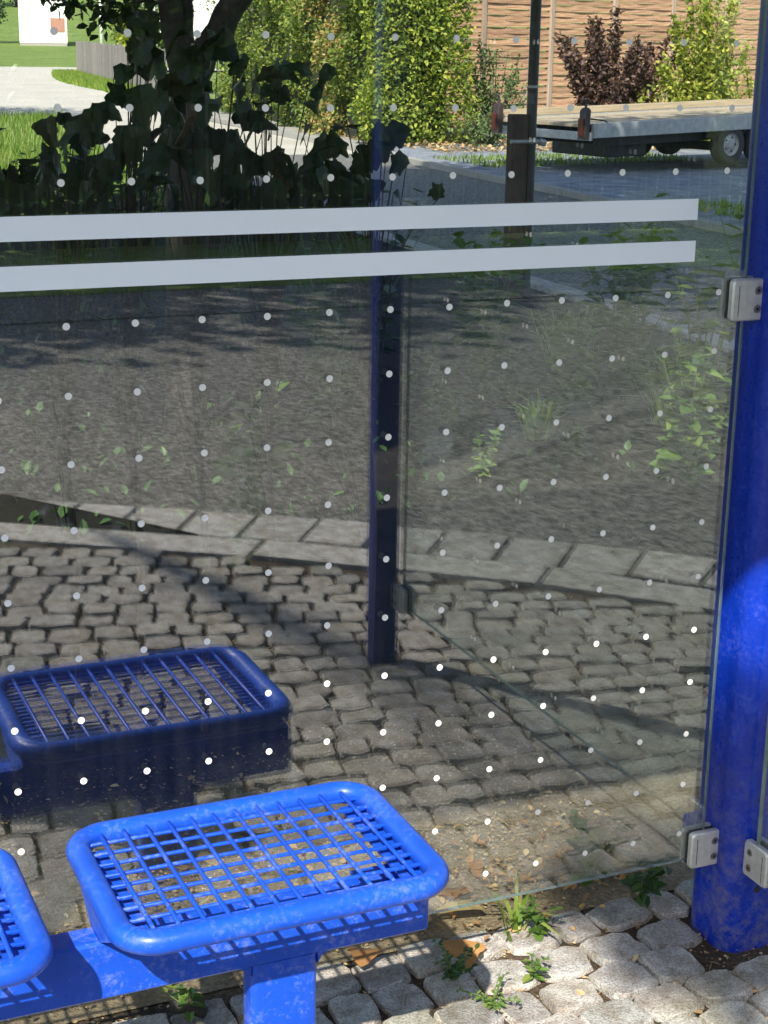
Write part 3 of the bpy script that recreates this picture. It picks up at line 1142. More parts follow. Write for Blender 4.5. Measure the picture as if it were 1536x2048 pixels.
# --- lobed-leaf saplings right behind the glass (each leaf a piece)
LEAVES = [(0.213,1.044,1.287,0.092),(0.271,0.991,1.302,0.11),(0.317,1.108,1.271,0.081),(0.248,1.012,1.304,0.078),(0.229,0.977,1.257,0.103),(0.191,1.111,1.225,0.101),(0.279,1.317,1.205,0.115),(0.33,1.27,1.222,0.12),(0.235,1.256,1.19,0.099),(0.318,1.039,1.231,0.105),(0.385,1.165,1.226,0.123),(0.265,1.061,1.2,0.106),(0.396,1.019,1.448,0.092),(0.397,0.992,1.408,0.117),(0.404,1.036,1.412,0.079),(0.52,1.321,1.384,0.129),(0.524,1.282,1.345,0.135),(0.553,1.273,1.365,0.128),(0.562,1.27,1.32,0.127),(0.443,1.027,1.316,0.112),(0.428,1.074,1.337,0.107),(0.557,1.201,1.357,0.111),(0.537,1.243,1.277,0.133),(0.509,1.292,1.254,0.121),(0.469,1.302,1.259,0.122),(0.357,0.985,1.264,0.104),(0.564,1.192,1.299,0.097),(0.582,1.219,1.253,0.125),(0.493,1.152,1.233,0.137),(0.4,1.021,1.229,0.124),(0.621,1.139,1.35,0.082),(0.599,0.986,1.378,0.091),(0.773,1.324,1.36,0.079),(0.78,1.296,1.391,0.079),(0.641,1.169,1.31,0.096),(0.618,1.07,1.28,0.093),(0.673,1.314,1.241,0.1),(0.698,1.179,1.274,0.062),(0.822,1.303,1.27,0.079),(0.727,1.289,1.32,0.064),(0.598,1.153,1.217,0.109),(0.633,1.116,1.214,0.122),(0.702,1.19,1.213,0.111),(0.721,1.122,1.213,0.108),(0.723,1.015,1.215,0.091),(0.681,1.072,1.182,0.12),(0.654,1.275,1.156,0.128),(0.492,0.967,1.208,0.122),(0.737,0.969,1.19,0.09),(0.925,1.201,1.22,0.104),(0.85,1.062,1.215,0.093),(0.943,1.164,1.263,0.082),(0.938,1.138,1.239,0.068),(0.828,1.087,1.158,0.1),(1.001,1.349,1.133,0.087),(0.771,1.028,1.204,0.079),(0.964,1.115,1.143,0.061),(1.005,1.031,1.16,0.059),(0.598,1.178,1.169,0.119),(0.427,1.452,1.122,0.092),(0.209,1.383,1.164,0.119),(0.276,1.089,1.178,0.101),(0.205,1.448,1.113,0.141),(0.62,1.009,1.12,0.09),(0.882,1.205,1.112,0.13),(0.578,1.147,1.121,0.089),(0.456,1.191,1.184,0.131),(0.328,1.022,1.21,0.084),(0.707,1.145,1.162,0.084),(0.853,1.104,1.156,0.081),(0.196,1.338,1.174,0.092),(0.144,1.125,1.163,0.13),(0.255,1.387,1.134,0.108),(0.865,1.121,1.149,0.099),(0.141,1.124,1.169,0.124),(0.697,1.016,1.16,0.088),(0.286,1.116,1.186,0.123),(0.288,1.464,1.174,0.119),(1.005,1.45,1.126,0.124),(0.75,1.247,1.114,0.086),(0.337,1.45,1.092,0.139),(0.426,1.4,1.116,0.121),(0.8,1.327,1.128,0.121),(0.389,1.478,1.083,0.091),(0.94,1.334,1.079,0.086),(0.934,1.484,1.154,0.125),(0.196,1.318,1.176,0.114),(0.664,1.109,1.112,0.078),(0.937,1.438,1.169,0.092),(0.837,1.439,1.09,0.117),(0.858,1.336,1.159,0.102),(0.831,1.236,1.11,0.109),(0.168,1.297,1.19,0.109),(0.744,1.069,1.144,0.095),(0.644,1.005,1.16,0.117),(0.79,1.272,1.177,0.102),(0.7,1.117,1.169,0.103),(0.821,1.057,1.192,0.108),(0.818,1.217,1.138,0.126),(0.809,1.441,1.166,0.097),(0.351,1.211,1.118,0.123),(0.224,1.088,1.13,0.085),(0.517,1.271,1.157,0.131),(0.653,1.156,1.196,0.107),(0.502,1.242,1.123,0.085),(0.301,1.178,1.122,0.12),(0.954,1.338,1.113,0.117),(0.365,1.234,1.109,0.13),(0.399,1.393,1.097,0.119),(0.509,1.386,1.167,0.105),(0.576,1.041,1.194,0.083),(0.841,1.451,1.153,0.107),(0.595,1.31,1.151,0.088),(0.395,1.09,1.12,0.111),(0.321,1.012,1.186,0.076),(0.947,1.401,1.086,0.13),(0.906,1.292,1.166,0.109),(0.614,1.38,1.085,0.139),(0.24,1.338,1.127,0.125),(0.577,1.151,1.119,0.127),(0.495,1.448,1.116,0.126),(0.347,1.163,1.179,0.112),(0.906,1.2,1.099,0.101),(0.757,1.206,1.163,0.081),(0.294,1.347,1.136,0.118),(0.424,1.312,1.096,0.091),(0.232,1.494,1.081,0.141),(0.533,1.046,1.178,0.089),(0.345,1.446,1.087,0.13),(0.226,1.15,1.182,0.128),(0.276,1.34,1.112,0.114),(0.899,1.262,1.158,0.09),(0.192,1.158,1.2,0.085),(0.16,1.145,1.116,0.125),(0.704,1.328,1.109,0.136),(0.837,1.28,1.112,0.12),(0.696,1.251,1.134,0.089),(0.714,1.034,1.159,0.084),(0.801,1.196,1.166,0.116),(0.789,1.193,1.159,0.102),(0.112,1.009,1.14,0.123),(0.288,1.424,1.167,0.132),(0.306,1.238,1.144,0.12),(0.327,1.498,1.093,0.128),(0.838,1.19,1.098,0.125),(0.713,1.054,1.148,0.108),(0.882,1.323,1.149,0.132),(0.617,1.316,1.181,0.097),(0.771,1.154,1.131,0.126),(0.67,1.417,1.142,0.136),(0.869,1.329,1.089,0.122),(0.677,1.494,1.116,0.108),(0.196,1.249,1.13,0.111),(0.546,1.1,1.179,0.081),(0.779,1.348,1.087,0.09),(0.913,1.255,1.101,0.081),(0.819,1.311,1.119,0.084),(0.7,1.239,1.186,0.089),(0.437,1.374,1.095,0.13),(0.372,1.302,1.152,0.084),(0.48,1.377,1.085,0.133),(0.394,1.394,1.114,0.124),(0.4,1.009,1.196,0.12),(0.922,1.378,1.147,0.107),(0.588,1.161,1.117,0.111),(0.271,1.015,1.168,0.089),(0.304,1.066,1.127,0.115),(0.166,1.083,1.122,0.082),(0.437,1.184,1.284,0.128),(0.463,1.069,1.449,0.102),(0.545,1.035,1.441,0.12),(0.383,1.054,1.284,0.107),(0.462,0.976,1.3,0.118),(0.371,0.96,1.336,0.113),(0.374,0.962,1.432,0.092),(0.454,1.162,1.275,0.1),(0.542,1.025,1.44,0.125),(0.619,1.293,1.331,0.088),(0.574,1.184,1.331,0.126),(0.37,0.998,1.432,0.101),(0.472,1.077,1.367,0.117),(0.492,0.963,1.329,0.084),(0.433,1.151,1.424,0.091),(0.488,1.077,1.405,0.115),(0.548,1.072,1.436,0.128),(0.396,1.017,1.465,0.119),(0.521,1.124,1.286,0.083),(0.43,1.087,1.331,0.087),(0.646,1.075,1.334,0.077),(0.647,1.224,1.401,0.093),(0.647,1.053,1.391,0.081),(0.839,1.291,1.323,0.086),(0.634,1.16,1.306,0.086),(0.73,1.103,1.405,0.093),(0.577,1.014,1.402,0.069),(0.693,1.172,1.355,0.067),(0.662,1.141,1.296,0.101),(0.761,1.067,1.368,0.081),(0.745,1.252,1.344,0.07),(0.732,1.259,1.386,0.088),(0.824,1.199,1.384,0.087),(0.848,1.256,1.208,0.072),(0.972,1.162,1.216,0.091),(0.83,1.116,1.287,0.104),(0.793,1.049,1.254,0.094),(0.926,1.051,1.215,0.082),(0.836,1.249,1.236,0.107),(0.742,0.978,1.262,0.081),(1.004,1.246,1.258,0.112),(0.365,1.271,1.29,0.118),(0.317,0.951,1.323,0.076),(0.243,0.982,1.283,0.094),(0.302,1.129,1.255,0.094),(0.428,1.103,1.462,0.071),(0.358,1.064,1.373,0.079),(0.356,0.991,1.397,0.09),(0.339,1.005,1.35,0.096),(0.4,1.056,1.416,0.08),(0.443,1.138,1.403,0.077),(0.426,1.119,1.449,0.094),(0.425,1.15,1.395,0.075),(0.482,1.204,1.38,0.11),(0.391,1.056,1.428,0.078),(0.349,1.188,0.909,0.063),(0.443,1.597,0.826,0.061),(0.872,1.296,0.735,0.085),(0.407,1.895,0.86,0.047),(0.08,1.002,0.826,0.068),(0.571,1.221,0.916,0.09),(0.482,1.397,0.889,0.081),(0.472,1.712,0.885,0.048),(0.294,1.894,0.892,0.073),(0.966,1.877,0.695,0.067),(0.338,1.001,0.853,0.053),(0.829,1.441,0.773,0.095),(0.501,1.353,0.766,0.043),(0.377,1.025,0.957,0.049),(0.308,1.664,0.798,0.089),(1.014,1.603,0.81,0.096),(0.397,1.093,0.776,0.084),(1.071,1.748,0.579,0.088),(0.627,1.791,0.681,0.081),(0.637,1.256,0.724,0.056),(0.204,1.567,0.705,0.082),(0.357,1.431,0.905,0.091),(0.442,1.376,0.847,0.087),(0.168,1.011,0.819,0.071),(0.917,1.668,0.76,0.06),(0.233,1.239,0.896,0.077)]
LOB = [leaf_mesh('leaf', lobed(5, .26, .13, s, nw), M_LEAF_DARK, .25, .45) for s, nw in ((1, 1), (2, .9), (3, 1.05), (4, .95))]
LOB += [leaf_mesh('leaf', lobed(3, .30, .13, s, nw), M_LEAF_DARK, .3, .55) for s, nw in ((5, 1), (6, .85), (7, .7), (8, .9))]
STEMS = [(.25, 1.15), (.40, 1.20), (.53, 1.15), (.70, 1.20), (.92, 1.15), (.05, 1.2)]
SLAB = ['dark lobed-leaf sapling low behind the glass in front of the sunny lawn',
        'dark lobed-leaf sapling just left of the forked tree trunk',
        'tallest dark lobed-leaf sapling covering the foot of the forked trunk',
        'dark lobed-leaf sapling with arching shoots in front of the hedge kerb',
        'dark lobed-leaf sapling nearest the shaded road, below the end of the hedge',
        'lowest dark lobed-leaf sapling at the left edge of the view']
saps = []
for (x, y), lab in zip(STEMS, SLAB):
    s = empty('maple_sapling', (x, y, 0))
    tag(s, lab, 'sapling', 'lobed-leaf saplings behind the glass')
    saps.append((s, MB(), Vector((x, y, 0))))
rg = random.Random(77)
for (x, y, z, sz) in LEAVES:
    s, mb, b = min(saps, key=lambda q: abs(q[2].x - x) + .3 * abs(q[2].y - y))
    p = Vector((x, y, z)) - b
    az = rg.uniform(0, 2 * math.pi)
    face = Vector((rg.uniform(-.8, .8), rg.uniform(-1, .3), rg.uniform(-.1, .9))).normalized()
    dn = Vector((math.cos(az), math.sin(az) * .6, rg.uniform(-1.0, .15)))
    dn = (dn - face * dn.dot(face)).normalized()
    xx = dn.cross(face)
    q = Matrix((xx, dn, face)).transposed().to_quaternion()
    o = link('leaf', LOB[rg.randrange(8)], s, p - q @ Vector((0, .4 * sz, 0)))
    o.rotation_mode = 'QUATERNION'
    o.rotation_quaternion = q
    o.scale = (sz * .72, sz * .72, sz * .72)
    st = p - q @ Vector((0, .36 * sz, 0))
    root = Vector((rg.uniform(-.01, .01), rg.uniform(-.01, .01), max(.02, st.z * rg.uniform(.45, .8))))
    mb.tube([root, root.lerp(st, .55) + Vector((0, 0, .03)), st], [.0022, .0014, .0009], 4, caps=False)
for s, mb, b in saps:
    mb.tube([(0, 0, -.02), (.01, .0, .4), (-.01, .01, .8), (0, 0, 1.15)], [.010, .008, .006, .003], 6)
    mb.build('stem', M_STEM, s)

# --- leafy weeds in the shaded bed
OV = oval()


def weed(name, label, base, h, n_st, leaf, spread, mat, seed, cat='weed', group=None, n_leaf=14, stem=M_GSTEM):
    rg = random.Random(seed)
    w = empty(name, base)
    tag(w, label, cat, group)
    st, lf = MB(), MB()
    for _ in range(n_st):
        a = rg.uniform(0, 6.28)
        top = Vector((math.cos(a) * spread * rg.uniform(.2, 1), math.sin(a) * spread * rg.uniform(.2, 1), h * rg.uniform(.6, 1)))
        mid = Vector((top.x * .35, top.y * .35, top.z * .55))
        st.tube([(0, 0, -.01), mid, top], [.0035 * h + .001, .0028 * h + .0008, .0006], 4, caps=False)
        for k in range(n_leaf):
            f = (k + .7) / n_leaf
            p = (Vector((0, 0, 0)).lerp(mid, f * 2) if f < .5 else mid.lerp(top, f * 2 - 1))
            an = rg.uniform(0, 6.28)
            dd = Vector((math.cos(an), math.sin(an), rg.uniform(-.3, .6)))
            scatter_leaf(lf, p, leaf * rg.uniform(.55, 1.1) * (1.1 - .4 * f), dd, rg.uniform(-.4, .4))
    st.build('stem', stem, w)
    lf.build('foliage', mat, w)
    return w


def tuft(name, label, base, h, n, spread, seed, mat=M_GRASS, group=None, cat='grass tuft', width=.011):
    rg = random.Random(seed)
    mb = MB()
    for _ in range(n):
        a = rg.uniform(0, 6.28)
        r0 = rg.uniform(0, spread * .35)
        hh = h * rg.uniform(.45, 1)
        ln = spread * rg.uniform(.3, 1.0)
        d = Vector((math.cos(a), math.sin(a), 0))
        sd = Vector((-d.y, d.x, 0)) * width * rg.uniform(.4, 1)
        p0 = d * r0
        p1 = p0 + d * ln * .4 + Vector((0, 0, hh * .7))
        p2 = p0 + d * ln + Vector((0, 0, hh * rg.uniform(.6, 1)))
        mb.add([p0 - sd, p0 + sd, p1 + sd * .8, p1 - sd * .8, p2], [(0, 1, 2, 3), (3, 2, 4)])
    o = mb.build(name, mat)
    o.location = base
    tag(o, label, cat, group)
    return o


G1 = 'tall weeds along the bed edge'
WEEDS = [((3.15, 3.1), 1.05, 'tall weed with browning top beside the upper clamp of the blue post'),
         ((3.55, 4.4), .75, 'leafy weed in the bed just in front of the shaded road'),
         ((3.0, 4.6), .70, 'leafy weed with a bent blade rising in front of the shaded road'),
         ((2.6, 5.0), .80, 'dark leafy weed growing at the foot of the rusty sign post'),
         ((2.2, 4.7), .75, 'dark leafy weed under the end of the lower stripe'),
         ((1.9, 3.8), .7, 'dark leafy weed beside the mirrored post edge'),
         ((3.35, 3.9), .8, 'bushy weed to the left of the upper clamp'),
         ((2.75, 2.6), .5, 'low weed close to the blue post halfway down the glass'),
         ((1.0, 2.2), .55, 'pale weed behind the left part of the glass'),
         ((3.75, 3.6), .85, 'leafy weed pressed against the blue post below its upper clamp'),
         ((3.25, 5.3), .6, 'low leafy weed in front of the sunny patches on the road'),
         ((3.9, 4.9), .65, 'leafy weed at the bed edge right of the grass tufts'),
         ((2.95, 3.75), .5, 'short leafy weed between the two larger grass tufts'),
         ((3.0, 2.9), .45, 'short leafy weed close to the blue post below the grass tuft')]
for i, ((x, y), h, lab) in enumerate(WEEDS):
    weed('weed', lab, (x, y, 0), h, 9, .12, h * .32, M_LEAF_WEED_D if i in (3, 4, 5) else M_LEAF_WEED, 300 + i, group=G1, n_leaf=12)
tuft('grass_tuft', 'sunlit grass tuft in the bed below the end of the stripes', (3.35, 4.5, 0), .40, 90, .26, 41, group='grass tufts in the bed')
tuft('grass_tuft', 'sunlit grass tuft in the bed right beside the blue post', (3.2, 3.35, 0), .34, 110, .28, 42, group='grass tufts in the bed')
tuft('grass_tuft', 'small grass tuft in the bed between the two larger tufts', (2.55, 3.3, 0), .22, 50, .16, 43, group='grass tufts in the bed')
weed('seedling', 'small bright seedling in the middle of the shaded bed', (2.1, 2.9, 0), .16, 5, .05, .08, M_LEAF_WEED, 351, group='seedlings in the bed')
weed('seedling', 'small bright seedling further back in the shaded bed', (2.35, 3.7, 0), .14, 5, .05, .07, M_LEAF_WEED, 352, group='seedlings in the bed')
weed('seedling', 'small bright seedling right of the middle of the shaded bed', (2.55, 3.05, 0), .13, 5, .05, .09, M_LEAF_WEED, 353, group='seedlings in the bed')

# low ground cover over the rest of the shaded bed
rg = random.Random(8)
gc = MB()
for _ in range(3500):
    x, y = rg.uniform(-1.2, 4.3), 2.6 + 9.0 * rg.random() ** 1.2
    if x > kerb_x(y) - .1:
        continue
    dd = Vector((rg.uniform(-1, 1), rg.uniform(-1, 1), rg.uniform(.2, 1.3)))
    scatter_leaf(gc, (x, y, -.01), rg.uniform(.02, .06), dd, rg.uniform(-.5, .5), 0 if rg.random() < .6 else 1)
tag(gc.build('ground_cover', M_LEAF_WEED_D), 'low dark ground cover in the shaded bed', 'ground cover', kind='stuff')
# tall scrub at the back of the bed
for i, (x, y, h, lab) in enumerate([(1.9, 8.2, .9, 'dark bush at the back of the bed, left of the sign post'),
                                    (.9, 8.6, 1.0, 'dark bush at the back of the bed, behind the forked tree'),
                                    (2.7, 9.6, .8, 'dark bush at the back of the bed beside the shaded road'),
                                    (.0, 8.8, .9, 'dark bush at the back of the bed below the sunny lawn')]):
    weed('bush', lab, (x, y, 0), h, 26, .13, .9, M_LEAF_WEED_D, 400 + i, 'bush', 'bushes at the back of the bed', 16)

# weeds between the cobbles
weed('pavement_weed', 'dark green weed between the cobbles under the bench corner', (.595, .03, 0), .06, 11, .018, .05, M_LEAF_WEED_D, 501, group='weeds between the cobbles', n_leaf=8)
weed('pavement_weed', 'bright yellow-green weed below the bottom edge of the glass', (.79, .10, 0), .07, 6, .028, .045, M_LEAF_WEED, 502, group='weeds between the cobbles', n_leaf=6)
weed('pavement_weed', 'small bright weed on the sunny cobbles near the bottom edge', (.715, -.015, 0), .05, 4, .024, .035, M_LEAF_WEED, 503, group='weeds between the cobbles', n_leaf=5)
weed('pavement_weed', 'trailing pale weed at the bottom of the view', (.62, -.06, 0), .035, 8, .014, .08, M_LEAF_WEED, 504, group='weeds between the cobbles', n_leaf=8)
weed('pavement_weed', 'weed with long leaves at the foot of the blue post', (1.02, .14, 0), .09, 6, .045, .05, M_LEAF_WEED_D, 505, group='weeds between the cobbles', n_leaf=5)
weed('pavement_weed', 'leafy weed behind the glass beside the lowest clamp', (.98, .24, 0), .13, 8, .05, .08, M_LEAF_WEED, 506, group='weeds between the cobbles', n_leaf=6)
weed('pavement_weed', 'yellow-green weed below the bench beam, left of its leg', (.17, .09, 0), .06, 7, .03, .05, M_LEAF_WEED, 507, group='weeds between the cobbles', n_leaf=5)
tuft('grass_tuft', 'yellowing grass blades sprouting below the bottom edge of the glass', (.76, .12, 0), .10, 14, .10, 44, cat='grass tuft', width=.006)

# fallen leaves one can pick out
DRY = [leaf_mesh('fallen_leaf', OV, M_DRYLEAF, .2, .35), leaf_mesh('fallen_leaf', lobed(3, .3, .05, 9), M_DRYLEAF, .15, .3)]
FL = [((.42, .50), .075, 'orange-brown fallen leaf seen through the middle of the seat grid'), ((.33, .56), .05, 'curled brown fallen leaf seen through the back of the seat grid'),
      ((.46, .36), .06, 'brown fallen leaf seen through the front of the seat grid'), ((.70, .24), .075, 'orange fallen leaf beside the right end of the bench beam'),
      ((.735, .19), .09, 'long rust-red fallen leaf below the edge of the glass'), ((.66, .12), .08, 'reddish fallen leaf in the shadow of the seat'),
      ((.80, .36), .05, 'tan fallen leaf behind the bottom edge of the glass'), ((.50, .15), .07, 'orange fallen leaf under the bench beam next to the leg'),
      ((.16, .17), .06, 'rusty fallen leaf under the beam between the two seats'), ((1.02, .24), .07, 'brown fallen leaf at the foot of the blue post')]
rg = random.Random(15)
for (x, y), sz, lab in FL:
    o = link('fallen_leaf', DRY[rg.randrange(2)], None, (x, y, .012), (rg.uniform(-.3, .3), rg.uniform(-.3, .3), rg.uniform(0, 6.28)), (sz, sz, sz))
    tag(o, lab, 'leaf', 'fallen leaves around the bench')
stick = MB().tube([(.150, .105, .012), (.170, .09, .02), (.19, .068, .014)], [.011, .012, .010], 7).build('stick', M_BARK, None, smooth=True)
tag(stick, 'short brown broken stick lying under the bench beam', 'stick')

M_DRIFT = leaf_mat('drift_leaf', [(0, (.22, .11, .05)), (.5, (.42, .24, .10)), (1, (.58, .40, .20))], .2, .7)
dft = MB()
# litter of straw, chips and leaf bits on the sunny soil and in the joints
lit = MB()
for _ in range(24000):
    x = rg.uniform(-.5, 1.15)
    y = rg.triangular(.12, 1.1, .42) if rg.random() < .85 else rg.uniform(-.35, .16)
    z = -.006 if y > .16 else -.012
    s = rg.uniform(.003, .009) if rg.random() < .93 else rg.uniform(.010, .022)
    dd = Vector((rg.uniform(-1, 1), rg.uniform(-1, 1), rg.uniform(-.1, .35)))
    scatter_leaf(lit, (x, y, z + rg.uniform(.001, .006)), s, dd, rg.uniform(-.6, .6), 0 if rg.random() < .35 else 1)
tag(lit.build('leaf_litter', M_LITTER), 'straw and dry leaf bits on the sunny soil', 'litter', kind='stuff')
# drift of orange leaf bits behind the bottom edge of the pane
for _ in range(230):
    a, r_ = rg.uniform(0, 6.28), rg.random() ** .8
    x, y = .82 + math.cos(a) * r_ * .30, .30 + math.sin(a) * r_ * .22
    scatter_leaf(dft, (x, y, -.004 + rg.uniform(0, .012)), rg.uniform(.007, .024), Vector((rg.uniform(-1, 1), rg.uniform(-1, 1), rg.uniform(-.1, .5))), rg.uniform(-.8, .8))
tag(dft.build('leaf_drift', M_DRIFT), 'drift of orange-brown dry leaf bits behind the bottom edge of the glass', 'litter', kind='stuff')
# crumbs in the joints of the whole pavement
jl = MB()
for _ in range(9000):
    x = rg.uniform(-.6, 2.4)
    y = rg.uniform(-2.7, .1)
    if y < kerb_y(x) + .05:
        continue
    dd = Vector((rg.uniform(-1, 1), rg.uniform(-1, 1), rg.uniform(-.1, .3)))
    scatter_leaf(jl, (x, y, -.012 + rg.uniform(0, .005)), rg.uniform(.003, .012), dd, rg.uniform(-.6, .6), 0)
tag(jl.build('joint_litter', M_LITTER), 'dry bits caught in the joints between cobbles', 'litter', kind='stuff')

# lawn grass
lg = MB()
rg = random.Random(61)
for _ in range(26000):
    y = 11.8 + (rg.random() ** 1.7) * 19
    lo, hi = .13 * (y + 2) - 1.0, kerb_x(y) - .1
    x = rg.uniform(lo, hi)
    a = rg.uniform(0, 6.28)
    d = Vector((math.cos(a), math.sin(a), 0))
    sd = Vector((-d.y, d.x, 0)) * .010
    h = rg.uniform(.06, .20)
    p = Vector((x, y, -.01))
    lg.add([p - sd, p + sd, p + d * h * .5 + Vector((0, 0, h))], [(0, 1, 2)])
tag(lg.build('lawn_grass', M_GRASS), 'long bright green lawn grass beyond the bed', 'grass', kind='stuff')

# ------------------------------------------------------------------ hedge, fence, shrubs, trailer, sign post across the road
hedge = empty('hedge', (9.9, 26, 0))
tag(hedge, 'tall hornbeam hedge with a browning patch behind the road kerb', 'hedge')
HF = [(9.35, 20.9), (9.55, 23), (9.9, 26), (10.4, 30), (10.8, 33)]      # road side face


def hf_x(y):
    return lerp_tab([(b, a) for a, b in HF], y)


HH = 3.1
core = MB()
cy_ = [21.25, 23, 26, 30, 33]
for y in cy_:
    x = hf_x(y)
    core.v += [(x + .28 - 9.9, y - 26, -.02), (x + .35 - 9.9, y - 26, HH - .3), (x + 1.35 - 9.9, y - 26, HH - .3), (x + 1.35 - 9.9, y - 26, -.02)]
for i in range(4):
    for k in range(4):
        core.f.append((4 * i + k, 4 * i + 4 + k, 4 * i + 4 + (k + 1) % 4, 4 * i + (k + 1) % 4))
core.f += [(3, 2, 1, 0), (16, 17, 18, 19)]
core.build('branches', M_CORE, hedge)
rg = random.Random(33)
hg, hd, hy = MB(), MB(), MB()
for i in range(46000):
    r = rg.random()
    if r < .72:                      # long face
        y = 20.9 + 12.1 * rg.random() ** 1.25
        z = rg.uniform(.02, HH) ** 1.0
        bulge = .34 * math.sin(y * 2.3 + z * 1.7) + .22 * math.sin(z * 4.1 - y * 1.1) + .15 * math.sin(y * 6.1 + z * 5)
        p = Vector((hf_x(y) + .12 + bulge * .6 + rg.uniform(-.05, .30), y, z))
        out = Vector((-1, -.25, .25))
    elif r < .93:                    # end face
        x = rg.uniform(9.35, 11.1)
        z = rg.uniform(.02, HH)
        bulge = .14 * math.sin(x * 4.3 + z * 2.7)
        p = Vector((x, 20.95 + bulge + rg.uniform(-.15, .25) + .12 * abs(x - 10.2), z))
        out = Vector((-.25, -1, .25))
    else:                            # top
        y = rg.uniform(21, 33)
        p = Vector((hf_x(y) + rg.uniform(0, 1.4), y, HH + rg.uniform(-.2, .15)))
        out = Vector((0, 0, 1))
    dd = (out.normalized() * .5 + rand_dir(rg, -.25)).normalized()
    tgt = hg
    if p.x < hf_x(p.y) + .5 and abs(p.y - (23.6 + .35 * math.sin(p.z * 3) + .25 * p.z)) < .95 and rg.random() < .62 and r < .72:
        tgt = hd
    elif p.y < 21.6 and rg.random() < .7:
        tgt = hy
    scatter_leaf(tgt, p - Vector((9.9, 26, 0)), rg.uniform(.045, .10), dd, rg.uniform(-1, 1))
hg.build('foliage', M_HEDGE, hedge)
hd.build('dry_foliage', M_HEDGE_DRY, hedge)
hy.build('young_foliage', M_HEDGE_Y, hedge)

# woven timber screen fence
M_SLAT = None
def wood(name, stops, s=(2, 2, 60)):
    m, nt, bs = new_mat(name)
    tc = N(nt, 'ShaderNodeTexCoord')
    mp = N(nt, 'ShaderNodeMapping')
    mp.inputs['Scale'].default_value = s
    nt.links.new(tc.outputs['Object'], mp.inputs[0])
    n = N(nt, 'ShaderNodeTexNoise')
    n.inputs['Scale'].default_value = 1.0
    n.inputs['Detail'].default_value = 6
    nt.links.new(mp.outputs[0], n.inputs['Vector'])
    oi = N(nt, 'ShaderNodeObjectInfo')
    r = ramp(nt, n.outputs[0], stops)
    rr_ = ramp(nt, oi.outputs['Random'], [(0, (.78, .76, .74)), (1, (1.12, 1.1, 1.08))])
    col = mix(nt, 1.0, r.outputs[0], rr_.outputs[0], 'MULTIPLY')
    nt.links.new(col, bs.inputs['Base Color'])
    bs.inputs['Roughness'].default_value = .8
    bump(nt, bs, n.outputs[0], .3, .004)
    return m


M_SLAT = wood('red_brown_larch', [(.3, (.24, .12, .06)), (.5, (.44, .25, .14)), (.7, (.62, .40, .25))])
M_FPOST = wood('pale_fence_post', [(.3, (.30, .22, .16)), (.7, (.48, .37, .28))], (30, 30, 1.5))
M_GREYWOOD = wood('weathered_board', [(.3, (.20, .18, .165)), (.7, (.34, .31, .29))], (30, 30, 1.2))
M_PLANK = wood('pine_plank', [(.3, (.34, .27, .18)), (.7, (.54, .45, .32))], (2, 40, 40))
screen = empty('timber_fence', (14.9, 25.5, 0), None, math.atan2(.34, .94))
tag(screen, 'reddish brown woven timber fence behind the shrubs and trailer', 'fence')
PW = 1.83
for k in range(-2, 8):
    MB().bbox((k * PW - .05, -.055, -.1), (k * PW + .05, .055, 2.75), .006).build('post', M_FPOST, screen)
nz = 26


def slat_mesh(ph):
    mb = MB()
    seg = 8
    for i in range(seg + 1):
        x = .06 + (PW - .12) * i / seg
        y = .007 * math.sin(ph + 3 * math.pi * i / seg)
        for yy, zz in ((-.006, 0), (.006, 0), (.006, .098), (-.006, .098)):
            mb.v.append((x, y + yy - (.016 if zz == 0 else -.0), zz))
    for i in range(seg):
        for k in range(4):
            mb.f.append((4 * i + k, 4 * i + (k + 1) % 4, 4 * i + 4 + (k + 1) % 4, 4 * i + 4 + k))
    mb.f += [(3, 2, 1, 0), (4 * seg, 4 * seg + 1, 4 * seg + 2, 4 * seg + 3)]
    return mb.mesh('slat', M_SLAT, smooth=True, angle=40)


SL = [slat_mesh(0), slat_mesh(math.pi)]
rg = random.Random(3)
for k in range(-2, 7):
    for i in range(nz):
        link('slat', SL[i % 2], screen, (k * PW + rg.uniform(-.006, .006), rg.uniform(-.008, .008), .04 + i * .103 + rg.uniform(-.006, .006)), (rg.uniform(-.08, .08), rg.uniform(-.008, .008), 0))
    for t in (1 / 3, 2 / 3):
        MB().box((k * PW + PW * t - .012, -.012, .02), (k * PW + PW * t + .012, .012, 2.72)).build('batten', M_FPOST, screen)


def shrub(name, label, base, rx, ry, h, n, size, mat, seed, z0=.1, upright=.3, group=None):
    rg = random.Random(seed)
    s = empty(name, base)
    tag(s, label, 'shrub', group)
    st, lf = MB(), MB()
    shoots = []
    for _ in range(26):
        a = rg.uniform(0, 6.28)
        k = rg.uniform(.1, 1) ** .6
        top = Vector((math.cos(a) * rx * k, math.sin(a) * ry * k, h * rg.uniform(.55, 1.0) * (1.05 - .35 * k)))
        mid = Vector((top.x * .55, top.y * .55, top.z * .5))
        st.tube([(top.x * .08, top.y * .08, -.02), mid, top], [.014, .009, .003], 5, caps=False)
        shoots.append((mid, top))
    per = n // len(shoots)
    for mid, top in shoots:
        for _ in range(per):
            f = rg.random()
            b0 = Vector((top.x * .2, top.y * .2, z0))
            p = b0.lerp(mid, f * 2) if f < .5 else mid.lerp(top, f * 2 - 1)
            p = p + rand_dir(rg) * rg.uniform(.02, .20) * (1.15 - f * .7)
            scatter_leaf(lf, p, size * rg.uniform(.6, 1.15), rand_dir(rg, upright), rg.uniform(-1, 1))
    st.build('stem', M_STEM, s)
    lf.build('foliage', mat, s)
    return s


